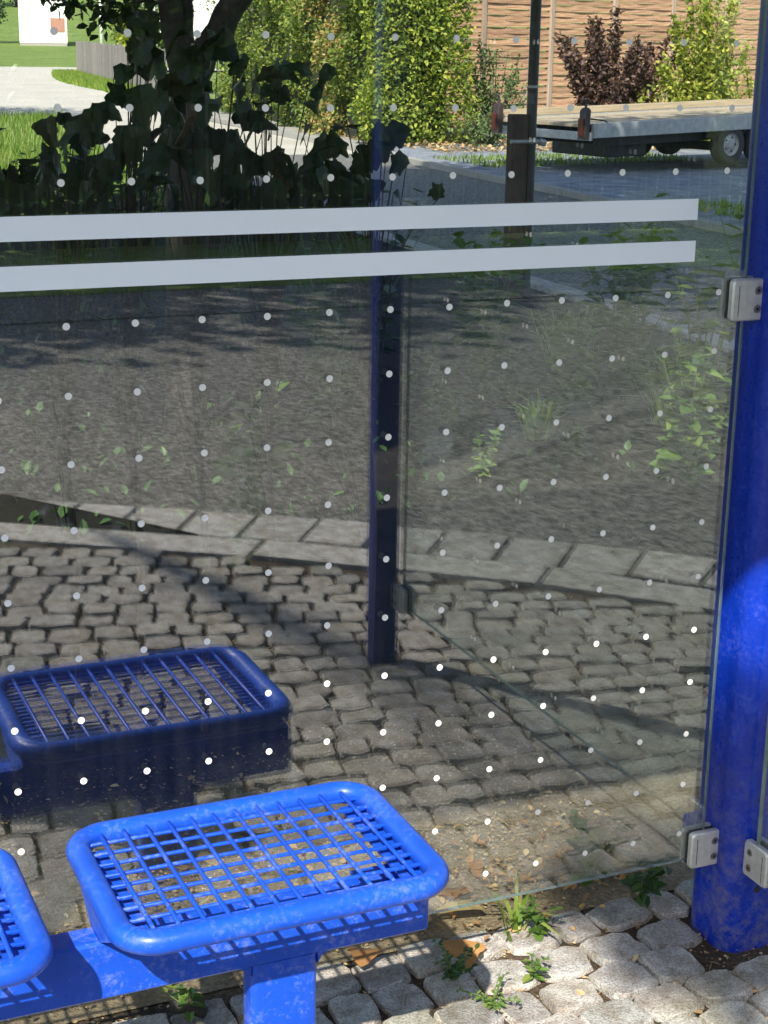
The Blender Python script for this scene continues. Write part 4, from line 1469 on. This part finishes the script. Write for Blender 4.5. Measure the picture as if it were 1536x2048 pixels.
shrub('barberry_shrub', 'dark purple-brown leaved shrub in front of the timber fence', (12.9, 19.9, 0), 1.15, .8, 2.45, 12500, .092, M_BARB, 71)
shrub('green_shrub', 'low yellow-green shrub between the purple-brown and the upright shrub', (13.55, 19.3, 0), .6, .4, 1.25, 2200, .075, M_SHRUB_Y, 76)
shrub('yellow_shrub', 'upright yellow-green shrub beside the purple-brown shrub', (14.1, 19.2, 0), .8, .6, 2.9, 7000, .092, M_SHRUB_Y, 72)
shrub('green_shrub', 'sparse grey-green shrub behind the sign post in front of the fence', (11.75, 21.6, 0), .72, .5, 1.75, 2300, .075, M_SHRUB_G, 73)
shrub('green_shrub', 'low green shrub at the right edge beside the blue post', (14.75, 18.7, 0), .9, .6, 1.6, 4200, .075, M_SHRUB_Y, 74)
shrub('green_shrub', 'low dark green shrub at the foot of the hedge end', (11.0, 20.3, 0), .45, .4, .6, 900, .06, M_SHRUB_G, 75)

# dry leaves and rough grass along the yard edge
rg = random.Random(19)
dl = MB()
for _ in range(2600):
    x, y = rg.uniform(9.6, 13.5), rg.uniform(18.8, 23.5)
    scatter_leaf(dl, (x, y, .01), rg.uniform(.04, .10), Vector((rg.uniform(-1, 1), rg.uniform(-1, 1), rg.uniform(0, .4))), rg.uniform(-.5, .5))
tag(dl.build('dry_leaves', M_LITTER), 'dry brown leaves on the ground below the hedge end', 'leaves', kind='stuff')
yg = MB()
for _ in range(2200):
    if rg.random() < .3:
        t = rg.random()
        x, y = 8.15 + rg.uniform(0, .7) + .3 * t, 8.5 + t * 3.0
    else:
        x = rg.uniform(9.0, 12.6)
        y = 17.1 + (x - 9) * .2 + rg.uniform(-.9, .9)
    a = rg.uniform(0, 6.28)
    h = rg.uniform(.03, .08)
    d = Vector((math.cos(a), math.sin(a), 0))
    sd = Vector((-d.y, d.x, 0)) * .012
    p = Vector((x, y, .0))
    yg.add([p - sd, p + sd, p + d * h * .5 + Vector((0, 0, h))], [(0, 1, 2)])
tag(yg.build('yard_grass', M_GRASS), 'rough grass growing under the trailer and along the yard kerb', 'grass', kind='stuff')

# --- flatbed trailer
M_GALV = simple('galvanised_steel', (.46, .47, .47), .5, .3, var=.2, scale=12)
M_DKSTEEL = simple('dark_steel', (.05, .05, .055), .6, .4, var=.3)
M_TYRE = simple('tyre_rubber', (.05, .048, .045), .85)
M_RIM = simple('wheel_rim', (.50, .48, .45), .5, .3, var=.2)
M_REDLENS = simple('red_lens', (.12, .02, .015), .3)
M_REDDARK = simple('lamp_housing', (.05, .03, .03), .5)
trailer = empty('flatbed_trailer', (9.62, 14.86, .0), None, R(12))
tag(trailer, 'low flatbed trailer with timber deck parked on the gravel yard', 'trailer')
TL, TWD = 5.4, 1.8
trailer.rotation_euler.y = -R(1.4)
MB().bbox((0, 0, .43), (TL, .06, .60), .006).build('side_rail', M_GALV, trailer)
MB().bbox((0, TWD - .06, .43), (TL, TWD, .60), .006).build('side_rail', M_GALV, trailer)
MB().bbox((-.04, .02, .40), (-.001, TWD - .02, .50), .006).build('rear_rail', M_GALV, trailer)
MB().bbox((TL + .001, .02, .40), (TL + .05, TWD - .02, .58), .006).build('front_rail', M_GALV, trailer)
for k in range(10):
    y0 = .065 + k * .167
    MB().bbox((.01, y0, .545), (TL - .01, y0 + .161, .585), .004).build('deck_plank', M_PLANK, trailer)
MB().bbox((.02, TWD - .062, .601), (TL - .01, TWD - .02, .69), .004).build('side_board', M_PLANK, trailer)
MB().bbox((.35, .32, .30), (TL, .40, .54), .004).build('chassis_beam', M_DKSTEEL, trailer)
MB().bbox((.35, TWD - .40, .30), (TL, TWD - .32, .54), .004).build('chassis_beam', M_DKSTEEL, trailer)
for wx in (2.36, 2.95):
    MB().tube([(wx, .2, .19), (wx, TWD - .2, .19)], .03, 8).build('axle', M_DKSTEEL, trailer)
    for wy, s in ((.10, -1), (TWD - .10, 1)):
        w = empty('wheel', (wx, wy, .255), trailer)
        w.scale = (1.33, 1, 1.33)
        ty = MB()
        prof = [(.105, -.075), (.165, -.085), (.188, -.06), (.192, 0), (.188, .06), (.165, .085), (.105, .075)]
        nn = 28
        for k in range(nn):
            a = 2 * math.pi * k / nn
            for r_, yy in prof:
                ty.v.append((math.cos(a) * r_, yy, math.sin(a) * r_))
        m_ = len(prof)
        for k in range(nn):
            for q in range(m_ - 1):
                ty.f.append((k * m_ + q, k * m_ + q + 1, ((k + 1) % nn) * m_ + q + 1, ((k + 1) % nn) * m_ + q))
        ty.build('tyre', M_TYRE, w, smooth=True, angle=50)
        rim = MB()
        prof = [(.112, s * .075), (.105, s * .060), (.085, s * .045), (.040, s * .058), (.034, s * .07), (.0, s * .07)]
        for k in range(nn):
            a = 2 * math.pi * k / nn
            for r_, yy in prof[:-1]:
                rim.v.append((math.cos(a) * r_, yy, math.sin(a) * r_))
        m_ = len(prof) - 1
        for k in range(nn):
            for q in range(m_ - 1):
                rim.f.append((k * m_ + q, k * m_ + q + 1, ((k + 1) % nn) * m_ + q + 1, ((k + 1) % nn) * m_ + q))
        rim.f.append(tuple(k * m_ + m_ - 1 for k in range(nn)))
        rim.build('rim', M_RIM, w, smooth=True, angle=40)
        for k in range(5):
            a = 2 * math.pi * k / 5
            c0 = Vector((math.cos(a) * .066, s * .050, math.sin(a) * .066))
            MB().tube([c0, c0 + Vector((0, s * .012, 0))], .009, 6).build('wheel_nut', M_DKSTEEL, w)
    mg = MB()
    pts = [(wx + math.cos(a) * .235, .19 + math.sin(a) * .235) for a in [math.pi * k / 10 for k in range(11)]]
    for k, (x, z) in enumerate(pts):
        for yy in (.01, .19):
            mg.v.append((x, yy, z))
    for k in range(10):
        mg.f.append((2 * k, 2 * k + 1, 2 * k + 3, 2 * k + 2))
    if False:
        mg.build('mudguard', M_DKSTEEL, trailer)
for ly in (.06, TWD - .14):
    lt = MB().prism(rrect(-.13, ly - .03, -.05, ly + .09, .012, 3), .42, .78, .03)
    # taper towards the top
    for i, v in enumerate(lt.v):
        f = (v[2] - .42) / .36
        lt.v[i] = (v[0] + .03 * f, v[1], v[2])
    h_ = lt.build('tail_lamp', M_REDDARK, trailer, smooth=True, angle=40)
    MB().bbox((-.142, ly - .015, .46), (-.124, ly + .075, .66), .006).build('lens', M_REDLENS, h_)
    MB().tube([(-.06, ly + .03, .77), (-.06, ly + .03, .86), (-.10, ly + .03, .87)], .018, 6).build('bracket_arm', M_DKSTEEL, h_)
MB().tube([(-.05, .10, .66), (.25, .09, .62), (.42, .05, .50)], .010, 6).build('cable', M_DKSTEEL, trailer, smooth=True)
MB().tube([(TL, TWD * .5, .48), (TL + 1.4, TWD * .5, .44)], .05, 8).build('drawbar', M_DKSTEEL, trailer)
# thing below the front part of the bed
MB().bbox((.75, .5, .14), (1.35, 1.6, .30), .01).build('tool_box', M_DKSTEEL, trailer)

# --- sign post at the bed edge
M_RUST = simple('rusty_steel', (.085, .060, .048), .85, .1, var=.5, scale=9, bmp=.3)
M_POLE = simple('grey_pole', (.055, .058, .065), .55, .5, var=.25, scale=8)
sp = empty('sign_post', (4.2, 6.65, 0))
tag(sp, 'dark steel pole strapped to a short rusty post at the road edge', 'post')
MB().bbox((-.052, -.04, -.05), (.052, .04, 1.07), .006).build('stub_post', M_RUST, sp)
MB().tube([(.085, -.01, -.05), (.085, -.01, 3.2)], .031, 14).build('pole', M_POLE, sp, smooth=True, angle=40)
MB().tube([(-.07, -.05, .915), (.13, -.05, .915)], .012, 8).build('strap', M_GALV, sp)
MB().tube([(.12, -.05, .915), (.16, -.05, .905)], .02, 8).build('strap_bolt', M_GALV, sp)
MB().bbox((.055, -.045, .9), (.118, .028, .93), .004).build('pipe_clip', M_GALV, sp)
MB().tube([(.085, -.01, 1.22), (.085, -.01, 1.235)], .0325, 14).build('band', M_GALV, sp)
# stop sign plate far above the view
MB().bbox((.065, -.055, 2.5), (.105, -.043, 3.0), .003).build('sign_plate', M_GALV, sp)

# ------------------------------------------------------------------ far background: houses, fence, lamp post, garden plants
M_RENDER = simple('white_render', (.80, .79, .76), .9, var=.04, scale=2)
M_PLINTH = simple('grey_plinth', (.36, .33, .30), .9)
M_PINK = simple('terracotta_shutter', (.42, .20, .15), .7)
M_TILE = simple('roof_tile', (.26, .10, .07), .8, var=.3, scale=6)
M_PANE = simple('dark_pane', (.03, .035, .04), .1)
M_YELLOW = simple('ochre_frame', (.5, .33, .10), .7)


def house(name, label, p0, ang, wid, dep, hh, wins, base_h=.5, seed=0):
    h = empty(name, p0, None, ang)
    tag(h, label, 'house')
    MB().box((0, 0, base_h), (wid, dep, hh)).build('wall', M_RENDER, h)
    MB().box((-.0 + .03, .03, -1.0), (wid - .03, dep - .03, base_h - .004)).build('plinth', M_PLINTH, h)
    rf = MB()
    e = .5
    rf.v += [(-e, -e, hh - .05), (wid + e, -e, hh - .05), (wid + e, dep + e, hh - .05), (-e, dep + e, hh - .05), (wid / 2, -e, hh + wid * .42), (wid / 2, dep + e, hh + wid * .42)]
    rf.f += [(0, 1, 4), (2, 3, 5), (1, 2, 5, 4), (3, 0, 4, 5), (3, 2, 1, 0)]
    rf.build('roof', M_TILE, h)
    for (x0, z0, x1, z1, m_) in wins:
        w = MB().box((x0, -.05, z0), (x1, .02, z1)).build('window', m_, h)
        MB().box((x0 + .12, -.056, z0 + .12), (x1 - .12, -.04, z1 - .12)).build('pane', M_PINK if m_ is M_PINK else M_PANE, w)
    return h


house('white_house', 'white rendered house with a terracotta shutter at the far left', (28.9, 144.0, .72), -.20, 4.05, 9, 6.2,
      [(2.65, 1.35, 3.85, 2.5, M_PINK), (.9, 4.0, 2.0, 5.2, M_RENDER)], .42)
house('white_house', 'white house half hidden behind the forked tree trunk', (41.5, 150.0, 1.5), -.26, 9, 9, 6.5, [(1.2, 3.3, 2.4, 4.6, M_YELLOW)], .3)
bf = empty('board_fence', (15.2, 64.6, 0))
tag(bf, 'weathered grey board fence beside the far road', 'fence')
A, B = Vector((15.2, 64.6)), Vector((12.3, 42.0))
nb = 78
BM_ = MB().box((-.135, -.012, 0), (.135, .012, 1.22)).mesh('board', M_GREYWOOD)
ang = math.atan2((B - A).y, (B - A).x)
rg = random.Random(6)
for i in range(nb):
    q = A.lerp(B, i / (nb - 1))
    z = hgt(q.y) - .06 + .02
    link('board', BM_, bf, (q.x - 15.2, q.y - 64.6, z), (rg.uniform(-.01, .01), 0, ang + rg.uniform(-.03, .03)), (1, 1, rg.uniform(.97, 1.03)))
for zz in (.3, .9):
    MB().tube([(A.x - 15.2 + .05, A.y - 64.6, hgt(A.y) + zz), (B.x - 15.2 + .05, B.y - 64.6, hgt(B.y) + zz)], .04, 4).build('rail', M_GREYWOOD, bf)
tuftm = MB()
rg = random.Random(66)
for _ in range(9000):
    t = rg.random()
    q = A.lerp(B, t)
    x = q.x - .15 - rg.uniform(0, 1.6) * (.5 + .5 * math.sin(t * 3.1))
    h = rg.uniform(.08, .25)
    a = rg.uniform(0, 6.28)
    p = Vector((x, q.y, hgt(q.y) - .09))
    tuftm.add([p + Vector((-.03, 0, 0)), p + Vector((.03, 0, 0)), p + Vector((math.cos(a) * h * .4, math.sin(a) * h * .4, h))], [(0, 1, 2)])
tag(tuftm.build('verge_grass', M_GRASS), 'grass verge in front of the grey board fence', 'grass', kind='stuff')
lp = empty('lamp_post', (27.7, 110.5, hgt(110.5) + .15))
tag(lp, 'white lamp post in the gardens beside the white house', 'lamp post')
MB().tube([(0, 0, -.5), (0, 0, 6)], [.13, .09], 10).build('pole', M_RENDER, lp, smooth=True)
MB().bbox((-.15, -.7, 5.9), (.15, .1, 6.1), .03).build('lamp_head', M_RENDER, lp)
M_CONIF = leaf_mat('conifer_leaf', [(0, (.03, .06, .03)), (1, (.08, .12, .05))], .2)


def far_tree(name, label, x, y, rx, h, mat, seed, cat='tree', n=2200, size=.5, z0=.1):
    rg = random.Random(seed)
    t = empty(name, (x, y, hgt(y) - .2))
    tag(t, label, cat)
    MB().tube([(0, 0, -.3), (0, 0, h * .5)], [.22 * rx / 3, .1], 8).build('trunk', M_BARK, t)
    lf = MB()
    cl_ = []
    for _ in range(40):
        v = rand_dir(rg)
        cl_.append(Vector((v.x * rx * .75, v.y * rx * .75, h * (.52 + v.z * .42) + z0)))
    for _ in range(n):
        c = rg.choice(cl_)
        p = c + rand_dir(rg) * rg.uniform(0, rx * .38)
        p.z = max(.05, p.z)
        scatter_leaf(lf, p, size * rg.uniform(.5, 1), rand_dir(rg), rg.uniform(-1, 1))
    lf.build('crown', mat, t)
    return t


far_tree('conifer', 'dense dark green tree at the top left corner beside the white house', 26.6, 150, 2.6, 9, M_CONIF, 81)
far_tree('conifer', 'dense dark green tree left of the white house, outermost', 22.5, 152, 3, 9, M_CONIF, 82)
far_tree('garden_bush', 'yellow-green garden bush behind the board fence near the lamp post', 30.5, 112, 1.6, 2.6, M_SHRUB_Y, 83, 'bush', 1500, .35)
far_tree('garden_tree', 'green garden tree between the two white houses', 37, 128, 2.6, 7, M_SHRUB_G, 84, n=2600)
far_tree('garden_bush', 'green garden bush between the lamp post and the half hidden house', 36.5, 135, 2.2, 3.6, M_HEDGE, 85, 'bush', 1800, .4)
far_tree('hillside_tree', 'tree on the hillside behind the lamp post', 46, 230, 6, 12, M_CONIF, 86, n=2600, size=.9)
far_tree('hillside_tree', 'second tree on the hillside, right of the lamp post', 60, 235, 7, 14, M_SHRUB_G, 87, n=2600, size=.9)

# ------------------------------------------------------------------ trees outside the view that cast the shade, and the far side of the street seen in the glass
tree('shade_tree', 'street tree beside the gravel yard, shading the gravel and the road', (9.6, 5.6, 0),
     [([(9.6, 5.6, -.1), (9.5, 5.7, 1.8), (9.2, 6.0, 3.6)], .17, .11), ([(9.2, 6.0, 3.5), (8.2, 6.8, 5.4)], .09, .05), ([(9.2, 6.0, 3.5), (9.8, 6.2, 5.8)], .08, .05)],
     (8.2, 7.2, 6.1), (3.8, 3.6, 1.8), 230, 85, .22, M_LEAF_CROWN, 91, .7)
tree('shade_tree', 'street tree left of the lawn, shading the bend of the far road', (0.6, 27, 0),
     [([(.6, 27, -.1), (.6, 27, 2.2), (.8, 27, 4)], .18, .12), ([(.8, 27, 3.9), (1.6, 27.4, 6)], .09, .05)],
     (1.0, 27, 6.2), (2.6, 2.6, 1.8), 70, 60, .25, M_LEAF_CROWN, 92, .7)
tree('shade_tree', 'street tree left of the bed, its crown shading the near road', (.9, 8.3, 0),
     [([(.9, 8.3, -.1), (1.0, 8.3, 2.2), (1.5, 8.1, 4.2)], .16, .11), ([(1.5, 8.1, 4.1), (3.2, 7.7, 5.8)], .09, .05)],
     (3.6, 7.7, 6.2), (2.9, 3.3, 1.6), 170, 80, .22, M_LEAF_CROWN, 95, .65)
tree('garden_tree', 'tree across the street, reflected as dark foliage in the glass', (-3.6, -10.4, 0),
     [([(-3.6, -10.4, -.1), (-3.6, -10.3, 2), (-3.4, -9.9, 3.6)], .16, .11), ([(-3.4, -9.9, 3.5), (-2.7, -7.6, 5.3)], .08, .035), ([(-3.4, -9.9, 3.5), (-4.2, -10.6, 6)], .08, .05)],
     (-4.2, -11.6, 4.4), (2.0, 1.7, 1.5), 55, 70, .18, M_LEAF_CROWN, 93, .6,
     small=[(Vector(q) + SUN_DIR * 9.0, .14) for q in ((1.0, .05, .0), (1.13, -.06, .12), (1.10, -.06, .0), (1.2, -.06, .1), (1.03, .22, .0), (1.35, -.05, .0), (1.28, .2, .0))])  # unseen leaf clumps added along the sun ray to shade the post foot
tree('garden_tree', 'large tree behind the picket fence across the street', (4.2, -14.5, 0),
     [([(4.2, -14.5, -.1), (4.2, -14.5, 2), (4.0, -14.4, 3.4)], .2, .14), ([(4.0, -14.4, 3.3), (3.2, -14.0, 5.4)], .1, .06)],
     (4.2, -14.2, 4.2), (4.0, 2.6, 3.2), 90, 75, .22, M_LEAF_CROWN, 94, .8)
for k, (tx, ty, lab) in enumerate(((-1.2, -12.6, 'leafy tree across the street, left of the picket fence middle'), (1.6, -13.2, 'leafy tree across the street behind the middle of the picket fence'), (7.6, -12.4, 'leafy tree across the street behind the right end of the picket fence'))):
    tree('garden_tree', lab, (tx, ty, 0), [([(tx, ty, -.1), (tx + .05, ty, 1.6), (tx, ty + .1, 3.0)], .15, .1), ([(tx, ty + .1, 2.9), (tx + .5, ty + .6, 4.6)], .08, .05)],
         (tx, ty + .3, 4.2), (1.9, 1.9, 2.1), 70, 70, .2, M_LEAF_CROWN, 120 + k, .6)
# clipped hedge and picket fence across the street
oh = empty('garden_hedge', (3, -16.5, 0))
tag(oh, 'dense garden hedge across the street behind the picket fence', 'hedge')
lf = MB()
rg = random.Random(12)
MB().bbox((-13, -.6, -.1), (15, .3, 2.9), .1).build('branches', M_CORE, oh)
for _ in range(9000):
    scatter_leaf(lf, (rg.uniform(-13, 15), .35 + rg.uniform(-.1, .2), rg.uniform(0, 3.2)), rg.uniform(.12, .24), rand_dir(rg), rg.uniform(-1, 1))
lf.build('foliage', M_CONIF, oh)
M_DARKWOOD = wood('dark_stained_wood', [(.3, (.022, .020, .013)), (.7, (.045, .040, .026))], (30, 30, 1.2))
pf = empty('picket_fence', (0, -9.3, 0))
tag(pf, 'brown picket fence across the street, reflected in the glass', 'fence')
PK = MB().bbox((-.040, -.012, .04), (.040, .012, 1.05), .006).mesh('picket', M_DARKWOOD)
for i in range(150):
    link('picket', PK, pf, (-4.5 + i * .105, 0, -.03))
for zz in (.3, .85):
    MB().bbox((-4.6, -.05, zz - .035), (11.3, -.014, zz + .035), .005).build('rail', M_GREYWOOD, pf)
for i in range(7):
    MB().bbox((-4.5 + i * 2.6 - .05, -.15, -.1), (-4.5 + i * 2.6 + .05, -.052, 1.1), .008).build('post', M_GREYWOOD, pf)
pf.location.y = -9.6

# ------------------------------------------------------------------ the photographer (only the shadow shows in the view)
M_SKIN = simple('skin', (.55, .36, .27), .55, var=.05)
M_JACKET = simple('grey_jacket', (.10, .11, .13), .85, var=.2)
M_JEANS = simple('blue_jeans', (.05, .07, .13), .85, var=.2)
M_HAIR = simple('brown_hair', (.05, .035, .025), .6)
M_SHOE = simple('dark_shoe', (.03, .03, .03), .6)


def skin_obj(name, verts, edges, radii, mat, parent, root=0, sub=2):
    me = bpy.data.meshes.new(name)
    me.from_pydata([tuple(v) for v in verts], edges, [])
    me.update()
    o = link(name, me, parent)
    sm = o.modifiers.new('skin', 'SKIN')
    sm.use_smooth_shade = True
    if not me.skin_vertices:
        me.skin_vertices.new()
    for i, r_ in enumerate(radii):
        sv = me.skin_vertices[0].data[i]
        sv.radius = (r_, r_) if not isinstance(r_, tuple) else r_
        sv.use_root = (i == root)
    ss = o.modifiers.new('sub', 'SUBSURF')
    ss.levels = ss.render_levels = sub
    me.materials.append(mat)
    return o


PERSON = Vector((-.75, -2.25, 0))
person = empty('person', PERSON, None, 0)
tag(person, 'person in a grey jacket standing before the shelter holding up a phone', 'person')
F2 = Vector((.40, .92, 0)).normalized()
S2 = Vector((F2.y, -F2.x, 0))


def pp(s, f, z):
    return S2 * s + F2 * f + Vector((0, 0, z))


PH = CAM_POS - PERSON - F2 * .035               # phone just behind the lens
body_v = [pp(0, 0, .95), pp(0, .0, 1.15), pp(0, .0, 1.36), pp(0, .01, 1.46), pp(0, .03, 1.53), pp(0, .05, 1.62), pp(0, .05, 1.70),
          pp(.19, .0, 1.38), pp(.27, .12, 1.14), PH + S2 * .085 + Vector((0, 0, -.05)),
          pp(-.19, .0, 1.38), pp(-.27, .12, 1.14), PH - S2 * .085 + Vector((0, 0, -.05)),
          pp(.10, .0, .90), pp(.12, .03, .50), pp(.13, .0, .09), pp(.14, .13, .04),
          pp(-.10, .0, .90), pp(-.12, .03, .50), pp(-.13, .0, .09), pp(-.14, .13, .04)]
body_e = [(0, 1), (1, 2), (2, 3), (3, 4), (4, 5), (5, 6), (2, 7), (7, 8), (8, 9), (2, 10), (10, 11), (11, 12), (0, 13), (13, 14), (14, 15), (15, 16), (0, 17), (17, 18), (18, 19), (19, 20)]
body_r = [.12, .115, .12, .06, .055, .088, .07, .06, .04, .028, .06, .04, .028, .085, .06, .042, .036, .085, .06, .042, .036]
skin_obj('body', body_v, body_e, body_r, M_SKIN, person)
skin_obj('jacket', [body_v[i] for i in (0, 1, 2, 7, 8, 10, 11)] + [body_v[8].lerp(body_v[9], .8), body_v[11].lerp(body_v[12], .8), pp(0, .0, .86)],
         [(9, 0), (0, 1), (1, 2), (2, 3), (3, 4), (2, 5), (5, 6), (4, 7), (6, 8)], [.15, .15, .155, .08, .058, .08, .058, .045, .045, .15], M_JACKET, person, 1)
skin_obj('trousers', [body_v[0], body_v[13], body_v[14], body_v[15], body_v[17], body_v[18], body_v[19]], [(0, 1), (1, 2), (2, 3), (0, 4), (4, 5), (5, 6)],
         [.14, .105, .08, .065, .105, .08, .065], M_JEANS, person)
skin_obj('hair', [pp(0, .0, 1.60), pp(0, .015, 1.68), pp(0, .05, 1.725)], [(0, 1), (1, 2)], [.085, .095, .075], M_HAIR, person, 1)
for s in (1, -1):
    skin_obj('shoe', [pp(s * .13, -.05, .05), pp(s * .135, .06, .045), pp(s * .145, .19, .035)], [(0, 1), (1, 2)], [.05, .048, .035], M_SHOE, person, 1, 1)
    # nose side features: ears
    skin_obj('ear', [pp(s * .088, .04, 1.60), pp(s * .094, .035, 1.645)], [(0, 1)], [.014, .016], M_SKIN, person, 0, 1)
    # fingers wrapped round the phone edge
    for k in range(4):
        b0 = PH + S2 * s * .085 + Vector((0, 0, -.045 + k * .022))
        skin_obj('finger', [b0 - F2 * .02, b0 + S2 * -s * .002 + F2 * .012, b0 - S2 * s * (.022 + .004 * (k % 2)) + F2 * .022], [(0, 1), (1, 2)], [.009, .009, .008], M_SKIN, person, 0, 1)
    b0 = PH + S2 * s * .075 - F2 * .03 + Vector((0, 0, -.06))
    skin_obj('thumb', [b0, b0 - S2 * s * .02 + Vector((0, 0, .03)) - F2 * .008, b0 - S2 * s * .035 + Vector((0, 0, .045)) - F2 * .004], [(0, 1), (1, 2)], [.012, .011, .009], M_SKIN, person, 0, 1)
skin_obj('nose', [pp(0, .135, 1.63), pp(0, .155, 1.60)], [(0, 1)], [.010, .016], M_SKIN, person, 0, 1)
ph = tag(MB().bbox((-.078, -.004, -.037), (.078, .004, .037), .003).build('phone', M_RUBBER), 'black phone held up in both hands by the person', 'phone')
ph.location = PH + PERSON - F2 * .012
ph.rotation_euler = (0, 0, math.atan2(S2.y, S2.x))
